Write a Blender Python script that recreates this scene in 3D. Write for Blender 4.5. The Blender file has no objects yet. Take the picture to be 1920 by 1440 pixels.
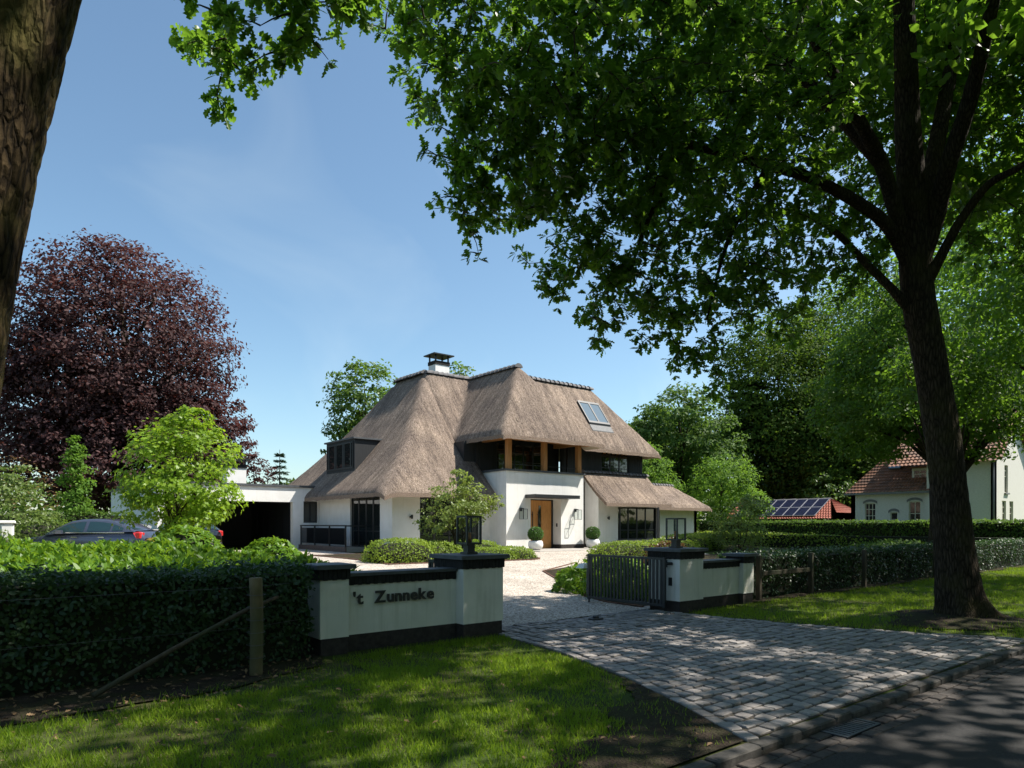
import bpy, bmesh, math, random
import numpy as np
from mathutils import Vector, Matrix, noise as mnoise
from mathutils.geometry import delaunay_2d_cdt

# ------------------------------------------------------------------ camera, sky, sun
scene = bpy.context.scene
C = scene.collection
random.seed(7)
RNG = np.random.default_rng(7)

cam_data = bpy.data.cameras.new('camera')
cam_data.lens = 24.0
cam_data.sensor_width = 36.0
cam_data.shift_y = 262.0 / 1920.0
cam_data.clip_start = 0.1
cam_data.clip_end = 3000.0
cam = bpy.data.objects.new('camera', cam_data)
cam.location = (0.0, 0.0, 1.7)
cam.rotation_euler = (math.radians(90), 0, math.radians(-39))
C.objects.link(cam)
scene.camera = cam

SUN = Vector((0.60, -0.40, 1.0)).normalized()
world = bpy.data.worlds.new('World')
scene.world = world
world.use_nodes = True
wn = world.node_tree.nodes
wl = world.node_tree.links
sky = wn.new('ShaderNodeTexSky')
sky.sky_type = 'NISHITA'
sky.sun_disc = False
sky.sun_elevation = math.asin(SUN.z)
sky.sun_rotation = math.atan2(SUN.x, SUN.y)
sky.altitude = 0
sky.air_density = 1.0
sky.dust_density = 0.9
sky.ozone_density = 6.0
bg = wn['Background']
bg.inputs['Strength'].default_value = 0.108
# a few faint high wisps in the clear sky
tc = wn.new('ShaderNodeTexCoord'); wm = wn.new('ShaderNodeMapping')
wm.inputs['Scale'].default_value = (1.2, 4.5, 2.5); wm.inputs['Rotation'].default_value = (.3, .5, .9)
wno = wn.new('ShaderNodeTexNoise'); wno.inputs['Scale'].default_value = 1.6; wno.inputs['Detail'].default_value = 5; wno.inputs['Distortion'].default_value = .6
wr = wn.new('ShaderNodeMapRange'); wr.inputs['From Min'].default_value = .50; wr.inputs['From Max'].default_value = .80; wr.inputs['To Max'].default_value = .16
wx = wn.new('ShaderNodeMix'); wx.data_type = 'RGBA'; wx.inputs[7].default_value = (5.0, 5.6, 6.4, 1)
wl.new(tc.outputs['Generated'], wm.inputs['Vector']); wl.new(wm.outputs[0], wno.inputs['Vector']); wl.new(wno.outputs['Fac'], wr.inputs['Value'])
wt = wn.new('ShaderNodeMix'); wt.data_type = 'RGBA'; wt.blend_type = 'MULTIPLY'; wt.inputs[0].default_value = 1.0; wt.inputs[7].default_value = (1.17, 1.15, .97, 1)
wl.new(wr.outputs[0], wx.inputs[0]); wl.new(sky.outputs['Color'], wx.inputs[6]); wl.new(wx.outputs[2], wt.inputs[6]); wl.new(wt.outputs[2], bg.inputs['Color'])

sun_data = bpy.data.lights.new('sun', 'SUN')
sun_data.energy = 5.0
sun_data.angle = math.radians(0.53)
sun_data.color = (1.0, 0.94, 0.85)
sun = bpy.data.objects.new('sun', sun_data)
sun.rotation_euler = SUN.to_track_quat('Z', 'Y').to_euler()
sun.location = (20, -10, 40)
C.objects.link(sun)

scene.view_settings.view_transform = 'Standard'
scene.view_settings.look = 'None'
scene.view_settings.gamma = 1.0
scene.view_settings.exposure = 0.84
scene.render.engine = 'CYCLES'
cy = scene.cycles
cy.max_bounces = 6
cy.diffuse_bounces = 3
cy.glossy_bounces = 3
cy.transmission_bounces = 6
cy.transparent_max_bounces = 24
cy.caustics_reflective = False
cy.caustics_refractive = False
cy.use_denoising = True
cy.sample_clamp_indirect = 6.0

# ------------------------------------------------------------------ helpers: scene graph
def thing(name, label, cat, loc=(0, 0, 0), group=None):
    o = bpy.data.objects.new(name, None)
    o.empty_display_size = 0.2
    o.location = loc
    o['label'] = label
    o['category'] = cat
    if group: o['group'] = group
    C.objects.link(o)
    return o

def tag(o, label, cat, group=None, kind=None):
    if label: o['label'] = label
    if cat: o['category'] = cat
    if group: o['group'] = group
    if kind: o['kind'] = kind
    return o

def put(name, mesh, mat=None, parent=None, loc=None, rot=None):
    """link a mesh whose coordinates are in world space (or local to loc) under a parent"""
    o = bpy.data.objects.new(name, mesh)
    if mat is not None and not mesh.materials:
        for m_ in (mat if isinstance(mat, (list, tuple)) else [mat]):
            mesh.materials.append(M[m_] if isinstance(m_, str) else m_)
    if loc is not None: o.location = loc
    if rot is not None: o.rotation_euler = rot
    C.objects.link(o)
    if parent is not None:
        o.parent = parent
        root = parent
        while root.parent is not None:
            root = root.parent
        # every part below the root keeps identity local transform, so only the root's own matters
        rm = Matrix.LocRotScale(root.location, root.rotation_euler, root.scale)
        o.matrix_parent_inverse = rm.inverted() if parent is root else Matrix.Identity(4)
        if parent is not root and parent.location.length > 0:
            o.matrix_parent_inverse = Matrix.Translation(-parent.location)
    return o

def setting(name, mesh, mat, parent=None):
    o = put(name, mesh, mat, parent)
    if parent is None: o['kind'] = 'structure'
    return o

def copy_tree(o, parent=None):
    c = o.copy()
    C.objects.link(c)
    if parent is not None: c.parent = parent
    for ch in list(o.children):
        copy_tree(ch, c)
    return c

# ------------------------------------------------------------------ helpers: meshes
class MB:
    def __init__(self):
        self.v = []; self.f = []; self.m = []; self.s = []; self.mi = 0
    def add(self, vs, fs, smooth=False):
        b = len(self.v)
        self.v += [tuple(p) for p in vs]
        for f in fs:
            self.f.append(tuple(i + b for i in f)); self.m.append(self.mi); self.s.append(smooth)
        return self
    def box(self, x0, x1, y0, y1, z0, z1):
        vs = [(x0,y0,z0),(x1,y0,z0),(x1,y1,z0),(x0,y1,z0),(x0,y0,z1),(x1,y0,z1),(x1,y1,z1),(x0,y1,z1)]
        return self.add(vs, [(0,3,2,1),(4,5,6,7),(0,1,5,4),(1,2,6,5),(2,3,7,6),(3,0,4,7)])
    def bbox(self, x0, x1, y0, y1, z0, z1, b=0.01):
        """box with chamfered vertical and top edges"""
        def ring(i, z): return [(x0+i+b,y0+i,z),(x1-i-b,y0+i,z),(x1-i,y0+i+b,z),(x1-i,y1-i-b,z),(x1-i-b,y1-i,z),(x0+i+b,y1-i,z),(x0+i,y1-i-b,z),(x0+i,y0+i+b,z)]
        vs = ring(0, z0) + ring(0, z1-b) + ring(b, z1)
        fs = [tuple(range(7,-1,-1)), tuple(range(16,24))]
        for k in range(2):
            for i in range(8):
                j = (i+1) % 8
                fs.append((k*8+i, k*8+j, k*8+8+j, k*8+8+i))
        return self.add(vs, fs)
    def prism(self, poly, z0, z1):
        n = len(poly)
        vs = [(x,y,z0) for x,y in poly] + [(x,y,z1) for x,y in poly]
        fs = [tuple(range(n-1,-1,-1)), tuple(range(n,2*n))] + [(i,(i+1)%n,n+(i+1)%n,n+i) for i in range(n)]
        return self.add(vs, fs)
    def tube(self, pts, rads, n=8, caps=True, smooth=True, wob=None):
        pts = [Vector(p) for p in pts]
        rings = []
        prev = None
        for i, p in enumerate(pts):
            t = (pts[min(i+1, len(pts)-1)] - pts[max(i-1, 0)])
            t = t.normalized() if t.length > 1e-9 else Vector((0,0,1))
            if prev is None:
                a = Vector((1,0,0)) if abs(t.x) < 0.9 else Vector((0,1,0))
                u = (a - t*a.dot(t)).normalized()
            else:
                u = prev - t*prev.dot(t)
                u = u.normalized() if u.length > 1e-6 else t.orthogonal().normalized()
            prev = u
            w = t.cross(u)
            r = rads[i] if hasattr(rads, '__len__') else rads
            ring = []
            for k in range(n):
                a = 2*math.pi*k/n
                d = u*math.cos(a) + w*math.sin(a)
                rr = r if wob is None else r*wob(p + d*r, d)
                ring.append(p + d*rr)
            rings.append(ring)
        vs = [q for r in rings for q in r]
        fs = []
        for i in range(len(pts)-1):
            for k in range(n):
                k2 = (k+1) % n
                fs.append((i*n+k, i*n+k2, (i+1)*n+k2, (i+1)*n+k))
        if caps:
            fs.append(tuple(range(n-1,-1,-1)))
            fs.append(tuple(range((len(pts)-1)*n, len(pts)*n)))
        return self.add(vs, fs, smooth)
    def lathe(self, prof, cx, cy, n=24, smooth=True):
        vs = []; fs = []
        for r, z in prof:
            for k in range(n):
                a = 2*math.pi*k/n
                vs.append((cx + r*math.cos(a), cy + r*math.sin(a), z))
        for i in range(len(prof)-1):
            for k in range(n):
                k2 = (k+1) % n
                fs.append((i*n+k, i*n+k2, (i+1)*n+k2, (i+1)*n+k))
        fs.append(tuple(range(n-1,-1,-1))); fs.append(tuple(range((len(prof)-1)*n, len(prof)*n)))
        return self.add(vs, fs, smooth)
    def mesh(self, name):
        me = bpy.data.meshes.new(name)
        me.from_pydata(self.v, [], self.f)
        me.polygons.foreach_set('use_smooth', self.s)
        if any(self.m): me.polygons.foreach_set('material_index', self.m)
        me.update()
        return me
    def build(self, name, mat, parent=None):
        return put(name, self.mesh(name), mat, parent)

def np_mesh(name, V, polys, smooth=False):
    """V (n,3); polys list of (m,k) int arrays"""
    me = bpy.data.meshes.new(name)
    V = np.asarray(V, np.float32)
    me.vertices.add(len(V)); me.vertices.foreach_set('co', V.ravel())
    loops = np.concatenate([p.ravel() for p in polys]).astype(np.int32)
    tot = np.concatenate([np.full(len(p), p.shape[1], np.int32) for p in polys])
    start = np.concatenate([[0], np.cumsum(tot)[:-1]]).astype(np.int32)
    me.loops.add(len(loops)); me.loops.foreach_set('vertex_index', loops)
    me.polygons.add(len(tot)); me.polygons.foreach_set('loop_start', start)
    try: me.polygons.foreach_set('loop_total', tot)
    except Exception: pass
    if smooth: me.polygons.foreach_set('use_smooth', np.ones(len(tot), bool))
    me.update(calc_edges=True)
    return me

def unit(a):
    return a / np.maximum(np.linalg.norm(a, axis=1, keepdims=True), 1e-9)

T_DIAMOND = (np.array([(0,0,0),(.45,.30,.05),(1,0,-.06),(.45,-.30,.05)], float), [np.array([[0,1,2,3]])])
T_LANCE = (np.array([(0,0,0),(.35,.15,.05),(.75,.12,.02),(1,0,-.08),(.75,-.12,.02),(.35,-.15,.05)], float), [np.array([[0,1,2,3,4,5]])])
T_OVAL = (np.array([(0,0,0),(.25,.26,.04),(.65,.26,.03),(1,0,-.06),(.65,-.26,.03),(.25,-.26,.04)], float), [np.array([[0,1,2,3],[0,3,4,5]])])
_ok = [(0,0,0),(.16,.10,.01),(.26,.05,.01),(.40,.24,.03),(.50,.10,.02),(.66,.34,.03),(.76,.13,.01),(.90,.20,-.02),(1,0,-.05)]
T_OAK = (np.array(_ok + [(a,-b,c) for a,b,c in _ok[1:8]], float), [np.array([[0,1,2,3,4,5,6,7,8],[0,8,15,14,13,12,11,10,9]])])
T_MAPLE = (np.array([(0,0,0),(.10,.36,-.02),(.34,.18,.02),(.55,.42,-.03),(.60,.14,.02),(1,0,-.06),(.60,-.14,.02),(.55,-.42,-.03),(.34,-.18,.02),(.10,-.36,-.02)], float), [np.array([[0,1,2,3,4,5],[0,5,6,7,8,9]])])
T_BLADE = (np.array([(0,-.06,0),(0,.06,0),(1,0,0)], float), [np.array([[0,1,2]])])

def leaf_mesh(name, P, D, N, L, tmpl):
    """one mesh of leaves: P roots, D directions, N face normals, L lengths"""
    tv, tp = tmpl
    D = unit(D)
    S = unit(np.cross(N, D)); U = np.cross(D, S)
    L = np.asarray(L)[:, None, None]
    V = P[:, None, :] + L*(tv[None, :, 0:1]*D[:, None, :] + tv[None, :, 1:2]*S[:, None, :] + tv[None, :, 2:3]*U[:, None, :])
    n, k = len(P), len(tv)
    off = (np.arange(n)*k)[:, None, None]
    polys = [(p[None] + off).reshape(-1, p.shape[1]) for p in tp]
    return np_mesh(name, V.reshape(-1, 3), polys)

def rnd_dirs(n):
    return unit(RNG.normal(size=(n, 3)))

def surf_leaves(name, P, Nrm, size, tmpl=T_DIAMOND, jit=0.6, up=0.2, lift=0.5):
    """leaves lying over a surface with outward normals Nrm"""
    n = len(P)
    Nn = unit(Nrm + jit*rnd_dirs(n))
    D = rnd_dirs(n); D = unit(D - Nn*(D*Nn).sum(1, keepdims=True))
    D = unit(D + lift*Nrm + np.array([0, 0, up]))
    L = size*RNG.uniform(.7, 1.3, n)
    return leaf_mesh(name, P, D, Nn, L, tmpl)

def smooth01(t):
    t = min(max(t, 0.0), 1.0)
    return t*t*(3-2*t)

TREE_B = (13.5, 4.38)
def ground(x, y):
    z = 0.42*smooth01((y-9.5)/14.0)
    r2 = (x-TREE_B[0])**2 + (y-TREE_B[1])**2
    z += 0.16*math.exp(-r2/1.3)
    if 3.0 < y < 9.5: z += 0.02*mnoise.noise((x*.6, y*.6, 0))
    return z

def in_poly(x, y, poly):
    c = False
    n = len(poly)
    for i in range(n):
        x1, y1 = poly[i]; x2, y2 = poly[i-1]
        if (y1 > y) != (y2 > y) and x < (x2-x1)*(y-y1)/(y2-y1)+x1: c = not c
    return c

def sheet(name, poly, off, step, hf=ground):
    """terrain-following sheet cut to a polygon"""
    vs = [Vector(p) for p in poly]
    n = len(vs)
    ed = [(i, (i+1) % n) for i in range(n)]
    xs = [p[0] for p in poly]; ys = [p[1] for p in poly]
    x = min(xs)+step/2
    while x < max(xs):
        y = min(ys)+step/2
        while y < max(ys):
            if in_poly(x, y, poly): vs.append(Vector((x+random.uniform(-.1,.1)*step, y+random.uniform(-.1,.1)*step)))
            y += step
        x += step
    V, E_, F_, *_ = delaunay_2d_cdt(vs, ed, [list(range(n))], 1, 1e-4)
    me = bpy.data.meshes.new(name)
    fs = []
    for f in F_:
        a, b, c = (V[i] for i in f)
        if (b-a).cross(c-a) < 0: f = list(reversed(f))
        fs.append(f)
    me.from_pydata([(v.x, v.y, hf(v.x, v.y)+off) for v in V], [], fs)
    me.polygons.foreach_set('use_smooth', [True]*len(me.polygons))
    me.update()
    return me

# ------------------------------------------------------------------ materials
M = {}
def _base(name):
    m = bpy.data.materials.new(name); m.use_nodes = True
    nt = m.node_tree; nt.nodes.clear()
    out = nt.nodes.new('ShaderNodeOutputMaterial')
    M[name] = m
    return m, nt, nt.nodes, nt.links, out

def _pos(nt, scale=(1,1,1)):
    g = nt.nodes.new('ShaderNodeNewGeometry')
    mp = nt.nodes.new('ShaderNodeMapping')
    mp.inputs['Scale'].default_value = scale
    nt.links.new(g.outputs['Position'], mp.inputs['Vector'])
    return mp.outputs['Vector']

def _noise(nt, vec, scale, detail=3, rough=.55):
    n = nt.nodes.new('ShaderNodeTexNoise')
    n.inputs['Scale'].default_value = scale
    n.inputs['Detail'].default_value = detail
    n.inputs['Roughness'].default_value = rough
    nt.links.new(vec, n.inputs['Vector'])
    return n.outputs['Fac']

def _ramp(nt, fac, stops):
    r = nt.nodes.new('ShaderNodeValToRGB')
    e = r.color_ramp.elements
    while len(e) < len(stops): e.new(0.5)
    for i, (p, c) in enumerate(stops):
        e[i].position = p; e[i].color = (*c, 1)
    nt.links.new(fac, r.inputs['Fac'])
    return r.outputs['Color']

def _mix(nt, a, b, fac, mode='MIX'):
    m = nt.nodes.new('ShaderNodeMix'); m.data_type = 'RGBA'; m.blend_type = mode
    for sock, val in ((m.inputs[6], a), (m.inputs[7], b)):
        if isinstance(val, (tuple, list)): sock.default_value = (*val, 1)
        else: nt.links.new(val, sock)
    if isinstance(fac, (int, float)): m.inputs[0].default_value = fac
    else: nt.links.new(fac, m.inputs[0])
    return m.outputs[2]

def _bump(nt, h, strength, dist):
    b = nt.nodes.new('ShaderNodeBump')
    b.inputs['Strength'].default_value = strength
    b.inputs['Distance'].default_value = dist
    nt.links.new(h, b.inputs['Height'])
    return b.outputs['Normal']

def surf(name, c1, c2, scale=4, detail=4, rough=.8, bump=0.0, bscale=40, bdist=.01, stretch=(1,1,1), spec=.3, metallic=0, c3=None, scale2=.7, lo=.3, hi=.7, coat=0, island=0.0):
    m, nt, ns, ln, out = _base(name)
    p = ns.new('ShaderNodeBsdfPrincipled')
    v = _pos(nt, stretch)
    col = _ramp(nt, _noise(nt, v, scale, detail), [(lo, c1), (hi, c2)])
    if c3 is not None:
        f = _ramp(nt, _noise(nt, _pos(nt), scale2, 3), [(.42, (0,0,0)), (.62, (1,1,1))])
        col = _mix(nt, col, c3, f)
    if island:
        g = ns.new('ShaderNodeNewGeometry')
        oi = ns.new('ShaderNodeObjectInfo')
        ad = ns.new('ShaderNodeMath'); ad.operation = 'ADD'
        ln.new(g.outputs['Random Per Island'], ad.inputs[0]); ln.new(oi.outputs['Random'], ad.inputs[1])
        fr = ns.new('ShaderNodeMath'); fr.operation = 'FRACT'; ln.new(ad.outputs[0], fr.inputs[0])
        k = _ramp(nt, fr.outputs[0], [(0, (1-island,)*3), (1, (1+island*.0,)*3)])
        col = _mix(nt, col, k, 1.0, 'MULTIPLY')
    ln.new(col, p.inputs['Base Color'])
    p.inputs['Roughness'].default_value = rough
    p.inputs['Specular IOR Level'].default_value = spec
    p.inputs['Metallic'].default_value = metallic
    if coat: p.inputs['Coat Weight'].default_value = coat; p.inputs['Coat Roughness'].default_value = .04
    if bump:
        ln.new(_bump(nt, _noise(nt, v, bscale, 4), bump, bdist), p.inputs['Normal'])
    ln.new(p.outputs[0], out.inputs['Surface'])
    return m

def leafmat(name, c1, c2, t, tw=.45, rough=.42, spec=.4):
    m, nt, ns, ln, out = _base(name)
    g = ns.new('ShaderNodeNewGeometry')
    r = g.outputs['Random Per Island']
    big = _noise(nt, _pos(nt), .55, 2)
    col = _ramp(nt, r, [(0, c1), (1, c2)])
    col = _mix(nt, col, tuple(.62*a+.0 for a in c1), _ramp(nt, big, [(.45, (0,0,0)), (.75, (.7,.7,.7))]))
    p = ns.new('ShaderNodeBsdfPrincipled')
    ln.new(col, p.inputs['Base Color'])
    p.inputs['Roughness'].default_value = rough
    p.inputs['Specular IOR Level'].default_value = spec
    tr = ns.new('ShaderNodeBsdfTranslucent')
    tc = _mix(nt, t, tuple(.65*a for a in t), r)
    ln.new(tc, tr.inputs['Color'])
    mx = ns.new('ShaderNodeMixShader'); mx.inputs[0].default_value = tw
    ln.new(p.outputs[0], mx.inputs[1]); ln.new(tr.outputs[0], mx.inputs[2])
    ln.new(mx.outputs[0], out.inputs['Surface'])
    return m

# foliage
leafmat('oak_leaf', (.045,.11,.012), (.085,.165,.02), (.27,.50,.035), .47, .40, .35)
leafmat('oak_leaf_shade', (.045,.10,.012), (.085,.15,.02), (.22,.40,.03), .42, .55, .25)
leafmat('lime_leaf', (.16,.285,.018), (.25,.385,.027), (.39,.58,.032), .5)
leafmat('beech_leaf', (.048,.024,.024), (.10,.052,.050), (.17,.05,.04), .3, .6, .18)
leafmat('dark_leaf', (.045,.085,.013), (.09,.14,.022), (.18,.30,.025), .42, .7, .12)
leafmat('mid_leaf', (.05,.105,.02), (.10,.17,.035), (.16,.28,.04), .4, .6, .2)
leafmat('fresh_leaf', (.08,.17,.02), (.13,.24,.03), (.24,.42,.04), .45, .6, .2)
leafmat('ash_leaf', (.07,.13,.02), (.12,.20,.035), (.2,.34,.04), .42)
leafmat('pear_leaf', (.14,.21,.04), (.25,.31,.08), (.36,.46,.08), .42)
leafmat('box_leaf', (.15,.24,.025), (.27,.36,.05), (.36,.5,.05), .38, .5, .25)
leafmat('topiary_leaf', (.05,.14,.02), (.09,.2,.03), (.15,.3,.03), .3)
leafmat('laurel_leaf', (.07,.16,.016), (.14,.26,.022), (.32,.52,.03), .42, .42, .3)
leafmat('hedge_leaf', (.022,.055,.018), (.045,.09,.028), (.07,.15,.03), .3, .42, .4)
leafmat('conifer_leaf', (.02,.045,.025), (.035,.07,.035), (.04,.08,.03), .2)
leafmat('viburnum_leaf', (.09,.15,.03), (.15,.2,.05), (.2,.3,.05), .4)
leafmat('bronze_flower', (.35,.2,.09), (.45,.3,.15), (.4,.25,.1), .3)
leafmat('red_leaf', (.16,.05,.03), (.12,.12,.03), (.25,.12,.04), .35)
leafmat('grass_blade', (.10,.20,.012), (.23,.31,.03), (.34,.5,.03), .45, .5, .2)
leafmat('dead_leaf', (.16,.10,.05), (.30,.2,.11), (.2,.12,.05), .2, .7, .2)
surf('hedge_core', (.012,.016,.008), (.025,.026,.012), 9, rough=1)
def barkmat(name, crack, plate, moss, scale, amt):
    m, nt, ns, ln, out = _base(name)
    p = ns.new('ShaderNodeBsdfPrincipled')
    v = _pos(nt, (1, 1, .2))
    wv = ns.new('ShaderNodeVectorMath'); wv.operation = 'MULTIPLY_ADD'
    nz = ns.new('ShaderNodeTexNoise'); nz.inputs['Scale'].default_value = scale*.5; nz.inputs['Detail'].default_value = 3
    ln.new(v, nz.inputs['Vector']); ln.new(nz.outputs['Color'], wv.inputs[0]); wv.inputs[1].default_value = (1.1/scale,)*3; ln.new(v, wv.inputs[2])
    vo = ns.new('ShaderNodeTexVoronoi'); vo.feature = 'DISTANCE_TO_EDGE'; vo.inputs['Scale'].default_value = scale
    ln.new(wv.outputs[0], vo.inputs['Vector'])
    fine = _noise(nt, _pos(nt, (1, 1, .35)), scale*2.2, 5, .65)
    h = ns.new('ShaderNodeMath'); h.operation = 'MULTIPLY_ADD'; ln.new(fine, h.inputs[0]); h.inputs[1].default_value = .35; ln.new(vo.outputs['Distance'], h.inputs[2])
    col = _ramp(nt, h.outputs[0], [(.14, crack), (.32, tuple(.55*a for a in plate)), (.62, plate)])
    col = _mix(nt, col, moss, _ramp(nt, _noise(nt, _pos(nt), 1.8, 4), [(.48, (0,0,0)), (.72, (amt,)*3)]))
    ln.new(col, p.inputs['Base Color']); p.inputs['Roughness'].default_value = .95; p.inputs['Specular IOR Level'].default_value = .1
    ln.new(_bump(nt, h.outputs[0], 1.0, .05), p.inputs['Normal'])
    ln.new(p.outputs[0], out.inputs['Surface'])
barkmat('bark', (.008,.006,.004), (.095,.066,.034), (.12,.11,.03), 26, .75)
barkmat('bark_dark', (.010,.008,.006), (.075,.058,.040), (.06,.055,.018), 22, .6)
surf('twig', (.03,.022,.014), (.06,.045,.03), 20, rough=.9)
# ground
surf('turf_soil', (.035,.045,.014), (.085,.085,.03), 2.2, 6, 1, .5, 60, .02, c3=(.05,.075,.018), scale2=1.1, spec=.1)
surf('soil', (.024,.019,.014), (.06,.046,.034), 7, 6, 1, 1.0, 38, .05, spec=.1, c3=(.045,.045,.022), scale2=2.5)
def gravelmat():
    m, nt, ns, ln, out = _base('gravel')
    p = ns.new('ShaderNodeBsdfPrincipled')
    v = _pos(nt)
    vo = ns.new('ShaderNodeTexVoronoi'); vo.inputs['Scale'].default_value = 34; ln.new(v, vo.inputs['Vector'])
    sp = ns.new('ShaderNodeSeparateColor'); ln.new(vo.outputs['Color'], sp.inputs[0])
    col = _ramp(nt, sp.outputs[0], [(0, (.20,.165,.135)), (.35, (.46,.40,.34)), (.7, (.62,.55,.47)), (1, (.82,.77,.70))])
    col = _mix(nt, col, _ramp(nt, _noise(nt, v, .9, 4), [(.35, (.78,.77,.76)), (.65, (1,1,1))]), 1.0, 'MULTIPLY')
    ln.new(col, p.inputs['Base Color']); p.inputs['Roughness'].default_value = .9; p.inputs['Specular IOR Level'].default_value = .2
    nd = nt.nodes.new('ShaderNodeBump'); nd.invert = True; nd.inputs['Strength'].default_value = 1.0; nd.inputs['Distance'].default_value = .025
    ln.new(vo.outputs['Distance'], nd.inputs['Height']); ln.new(nd.outputs['Normal'], p.inputs['Normal'])
    ln.new(p.outputs[0], out.inputs['Surface'])
gravelmat()
surf('sett_stone', (.20,.182,.168), (.35,.32,.295), 16, 5, .62, .5, 60, .008, spec=.35, c3=(.30,.27,.25), scale2=3, island=.5)
surf('joint_sand', (.035,.03,.024), (.075,.065,.05), 30, rough=1, bump=.4, bscale=90)
surf('asphalt', (.020,.020,.021), (.048,.046,.044), 60, 4, .85, .6, 130, .008, c3=(.030,.028,.026), scale2=1.2, spec=.2)
surf('kerb_stone', (.05,.047,.042), (.10,.092,.083), 18, 5, .85, .4, 60, .008, island=.3)
surf('gutter_brick', (.04,.034,.03), (.08,.067,.058), 20, 4, .85, .4, 60, .008, island=.35)
surf('edging_brick', (.13,.07,.05), (.22,.12,.085), 15, rough=.9, island=.3)
surf('paving', (.30,.28,.25), (.40,.37,.34), 12, rough=.8)
# house
def thatch():
    m, nt, ns, ln, out = _base('thatch')
    p = ns.new('ShaderNodeBsdfPrincipled')
    v = _pos(nt, (1, 1, .6))
    fine = _noise(nt, v, 26, 5, .7)
    # reed runs down the slope: pick the streak direction from the facing of the slope
    g = ns.new('ShaderNodeNewGeometry'); sx = ns.new('ShaderNodeSeparateXYZ'); ln.new(g.outputs['Normal'], sx.inputs[0])
    ax = ns.new('ShaderNodeMath'); ax.operation = 'ABSOLUTE'; ln.new(sx.outputs['X'], ax.inputs[0])
    ay = ns.new('ShaderNodeMath'); ay.operation = 'ABSOLUTE'; ln.new(sx.outputs['Y'], ay.inputs[0])
    df = ns.new('ShaderNodeMath'); df.operation = 'SUBTRACT'; ln.new(ax.outputs[0], df.inputs[0]); ln.new(ay.outputs[0], df.inputs[1])
    pick = ns.new('ShaderNodeMapRange'); pick.inputs['From Min'].default_value = -.15; pick.inputs['From Max'].default_value = .15; ln.new(df.outputs[0], pick.inputs['Value'])
    def slope_noise(sc, k, det):
        return _mix(nt, _noise(nt, _pos(nt, (1, k, k)), sc, det, .62), _noise(nt, _pos(nt, (k, 1, k)), sc, det, .62), pick.outputs[0])
    streak = slope_noise(4.5, .10, 4)
    reed = slope_noise(34, .22, 5)
    big = _noise(nt, _pos(nt), .7, 4)
    h2 = ns.new('ShaderNodeMath'); h2.operation = 'MULTIPLY_ADD'; ln.new(reed, h2.inputs[0]); h2.inputs[1].default_value = .6
    hm = ns.new('ShaderNodeMath'); hm.operation = 'MULTIPLY'; ln.new(fine, hm.inputs[0]); hm.inputs[1].default_value = .4; ln.new(hm.outputs[0], h2.inputs[2])
    fine = h2.outputs[0]
    col = _ramp(nt, fine, [(.36, (.054,.042,.033)), (.45, (.20,.158,.128)), (.55, (.335,.27,.222)), (.66, (.55,.47,.395))])
    col = _mix(nt, col, _ramp(nt, streak, [(.32, (.56,.55,.55)), (.5, (.84,.83,.82)), (.68, (1.12,1.1,1.07))]), 1.0, 'MULTIPLY')
    col = _mix(nt, col, _ramp(nt, big, [(.35, (.74,.73,.74)), (.66, (1.05,1.03,1.0))]), 1.0, 'MULTIPLY')
    ln.new(col, p.inputs['Base Color'])
    p.inputs['Roughness'].default_value = .95
    p.inputs['Specular IOR Level'].default_value = .15
    ln.new(_bump(nt, fine, 1.0, .09), p.inputs['Normal'])
    ln.new(p.outputs[0], out.inputs['Surface'])
thatch()
surf('thatch_end', (.14,.10,.075), (.42,.32,.25), 34, 5, 1, 1, 50, .06, lo=.35, hi=.65)
def stucco(name, c1, c2, stain, amt):
    m, nt, ns, ln, out = _base(name)
    p = ns.new('ShaderNodeBsdfPrincipled')
    col = _ramp(nt, _noise(nt, _pos(nt), 2.4, 6), [(.3, c1), (.7, c2)])
    drip = _ramp(nt, _noise(nt, _pos(nt, (1, 1, .07)), 9, 5, .6), [(.52, (0,0,0)), (.74, (amt,)*3)])
    col = _mix(nt, col, stain, drip)
    blot = _ramp(nt, _noise(nt, _pos(nt), 1.1, 6, .65), [(.55, (0,0,0)), (.8, (amt*.8,)*3)])
    col = _mix(nt, col, tuple(.8*a for a in stain), blot)
    ln.new(col, p.inputs['Base Color']); p.inputs['Roughness'].default_value = .9; p.inputs['Specular IOR Level'].default_value = .2
    ln.new(_bump(nt, _noise(nt, _pos(nt), 90, 4), .25, .006), p.inputs['Normal'])
    ln.new(p.outputs[0], out.inputs['Surface'])
stucco('white_stucco', (.76,.75,.72), (.83,.82,.795), (.60,.58,.52), .35)
stucco('gate_stucco', (.68,.665,.60), (.77,.75,.68), (.50,.50,.41), .6)
surf('soffit', (.55,.47,.34), (.66,.57,.43), 6, rough=.8)
surf('oak_beam', (.36,.17,.06), (.50,.25,.09), 10, 5, .6, .2, 30, .004, (1,1,.15), .3)
surf('door_wood', (.42,.19,.055), (.56,.28,.09), 16, 5, .5, .2, 40, .004, (1,1,.2), .35)
surf('black_board', (.018,.020,.022), (.03,.032,.035), 8, 4, .6, .2, 30, .004, (4,4,.2), .3)
surf('dark_frame', (.014,.016,.018), (.022,.024,.026), 10, rough=.42, spec=.45)
surf('slate_cap', (.055,.06,.066), (.09,.097,.105), 8, 5, .6, .2, 80, .003, spec=.4)
surf('ridge_slate', (.10,.10,.105), (.21,.20,.20), 14, 5, .7, .3, 50, .006, island=.3)
surf('dark_brick', (.012,.012,.012), (.028,.026,.025), 14, 4, .85, .4, 60, .006, island=.3)
surf('plinth_brick', (.03,.024,.022), (.055,.046,.042), 14, 4, .9, .4, 60, .006)
surf('pot_white', (.72,.72,.70), (.78,.78,.76), 5, rough=.45)
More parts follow.
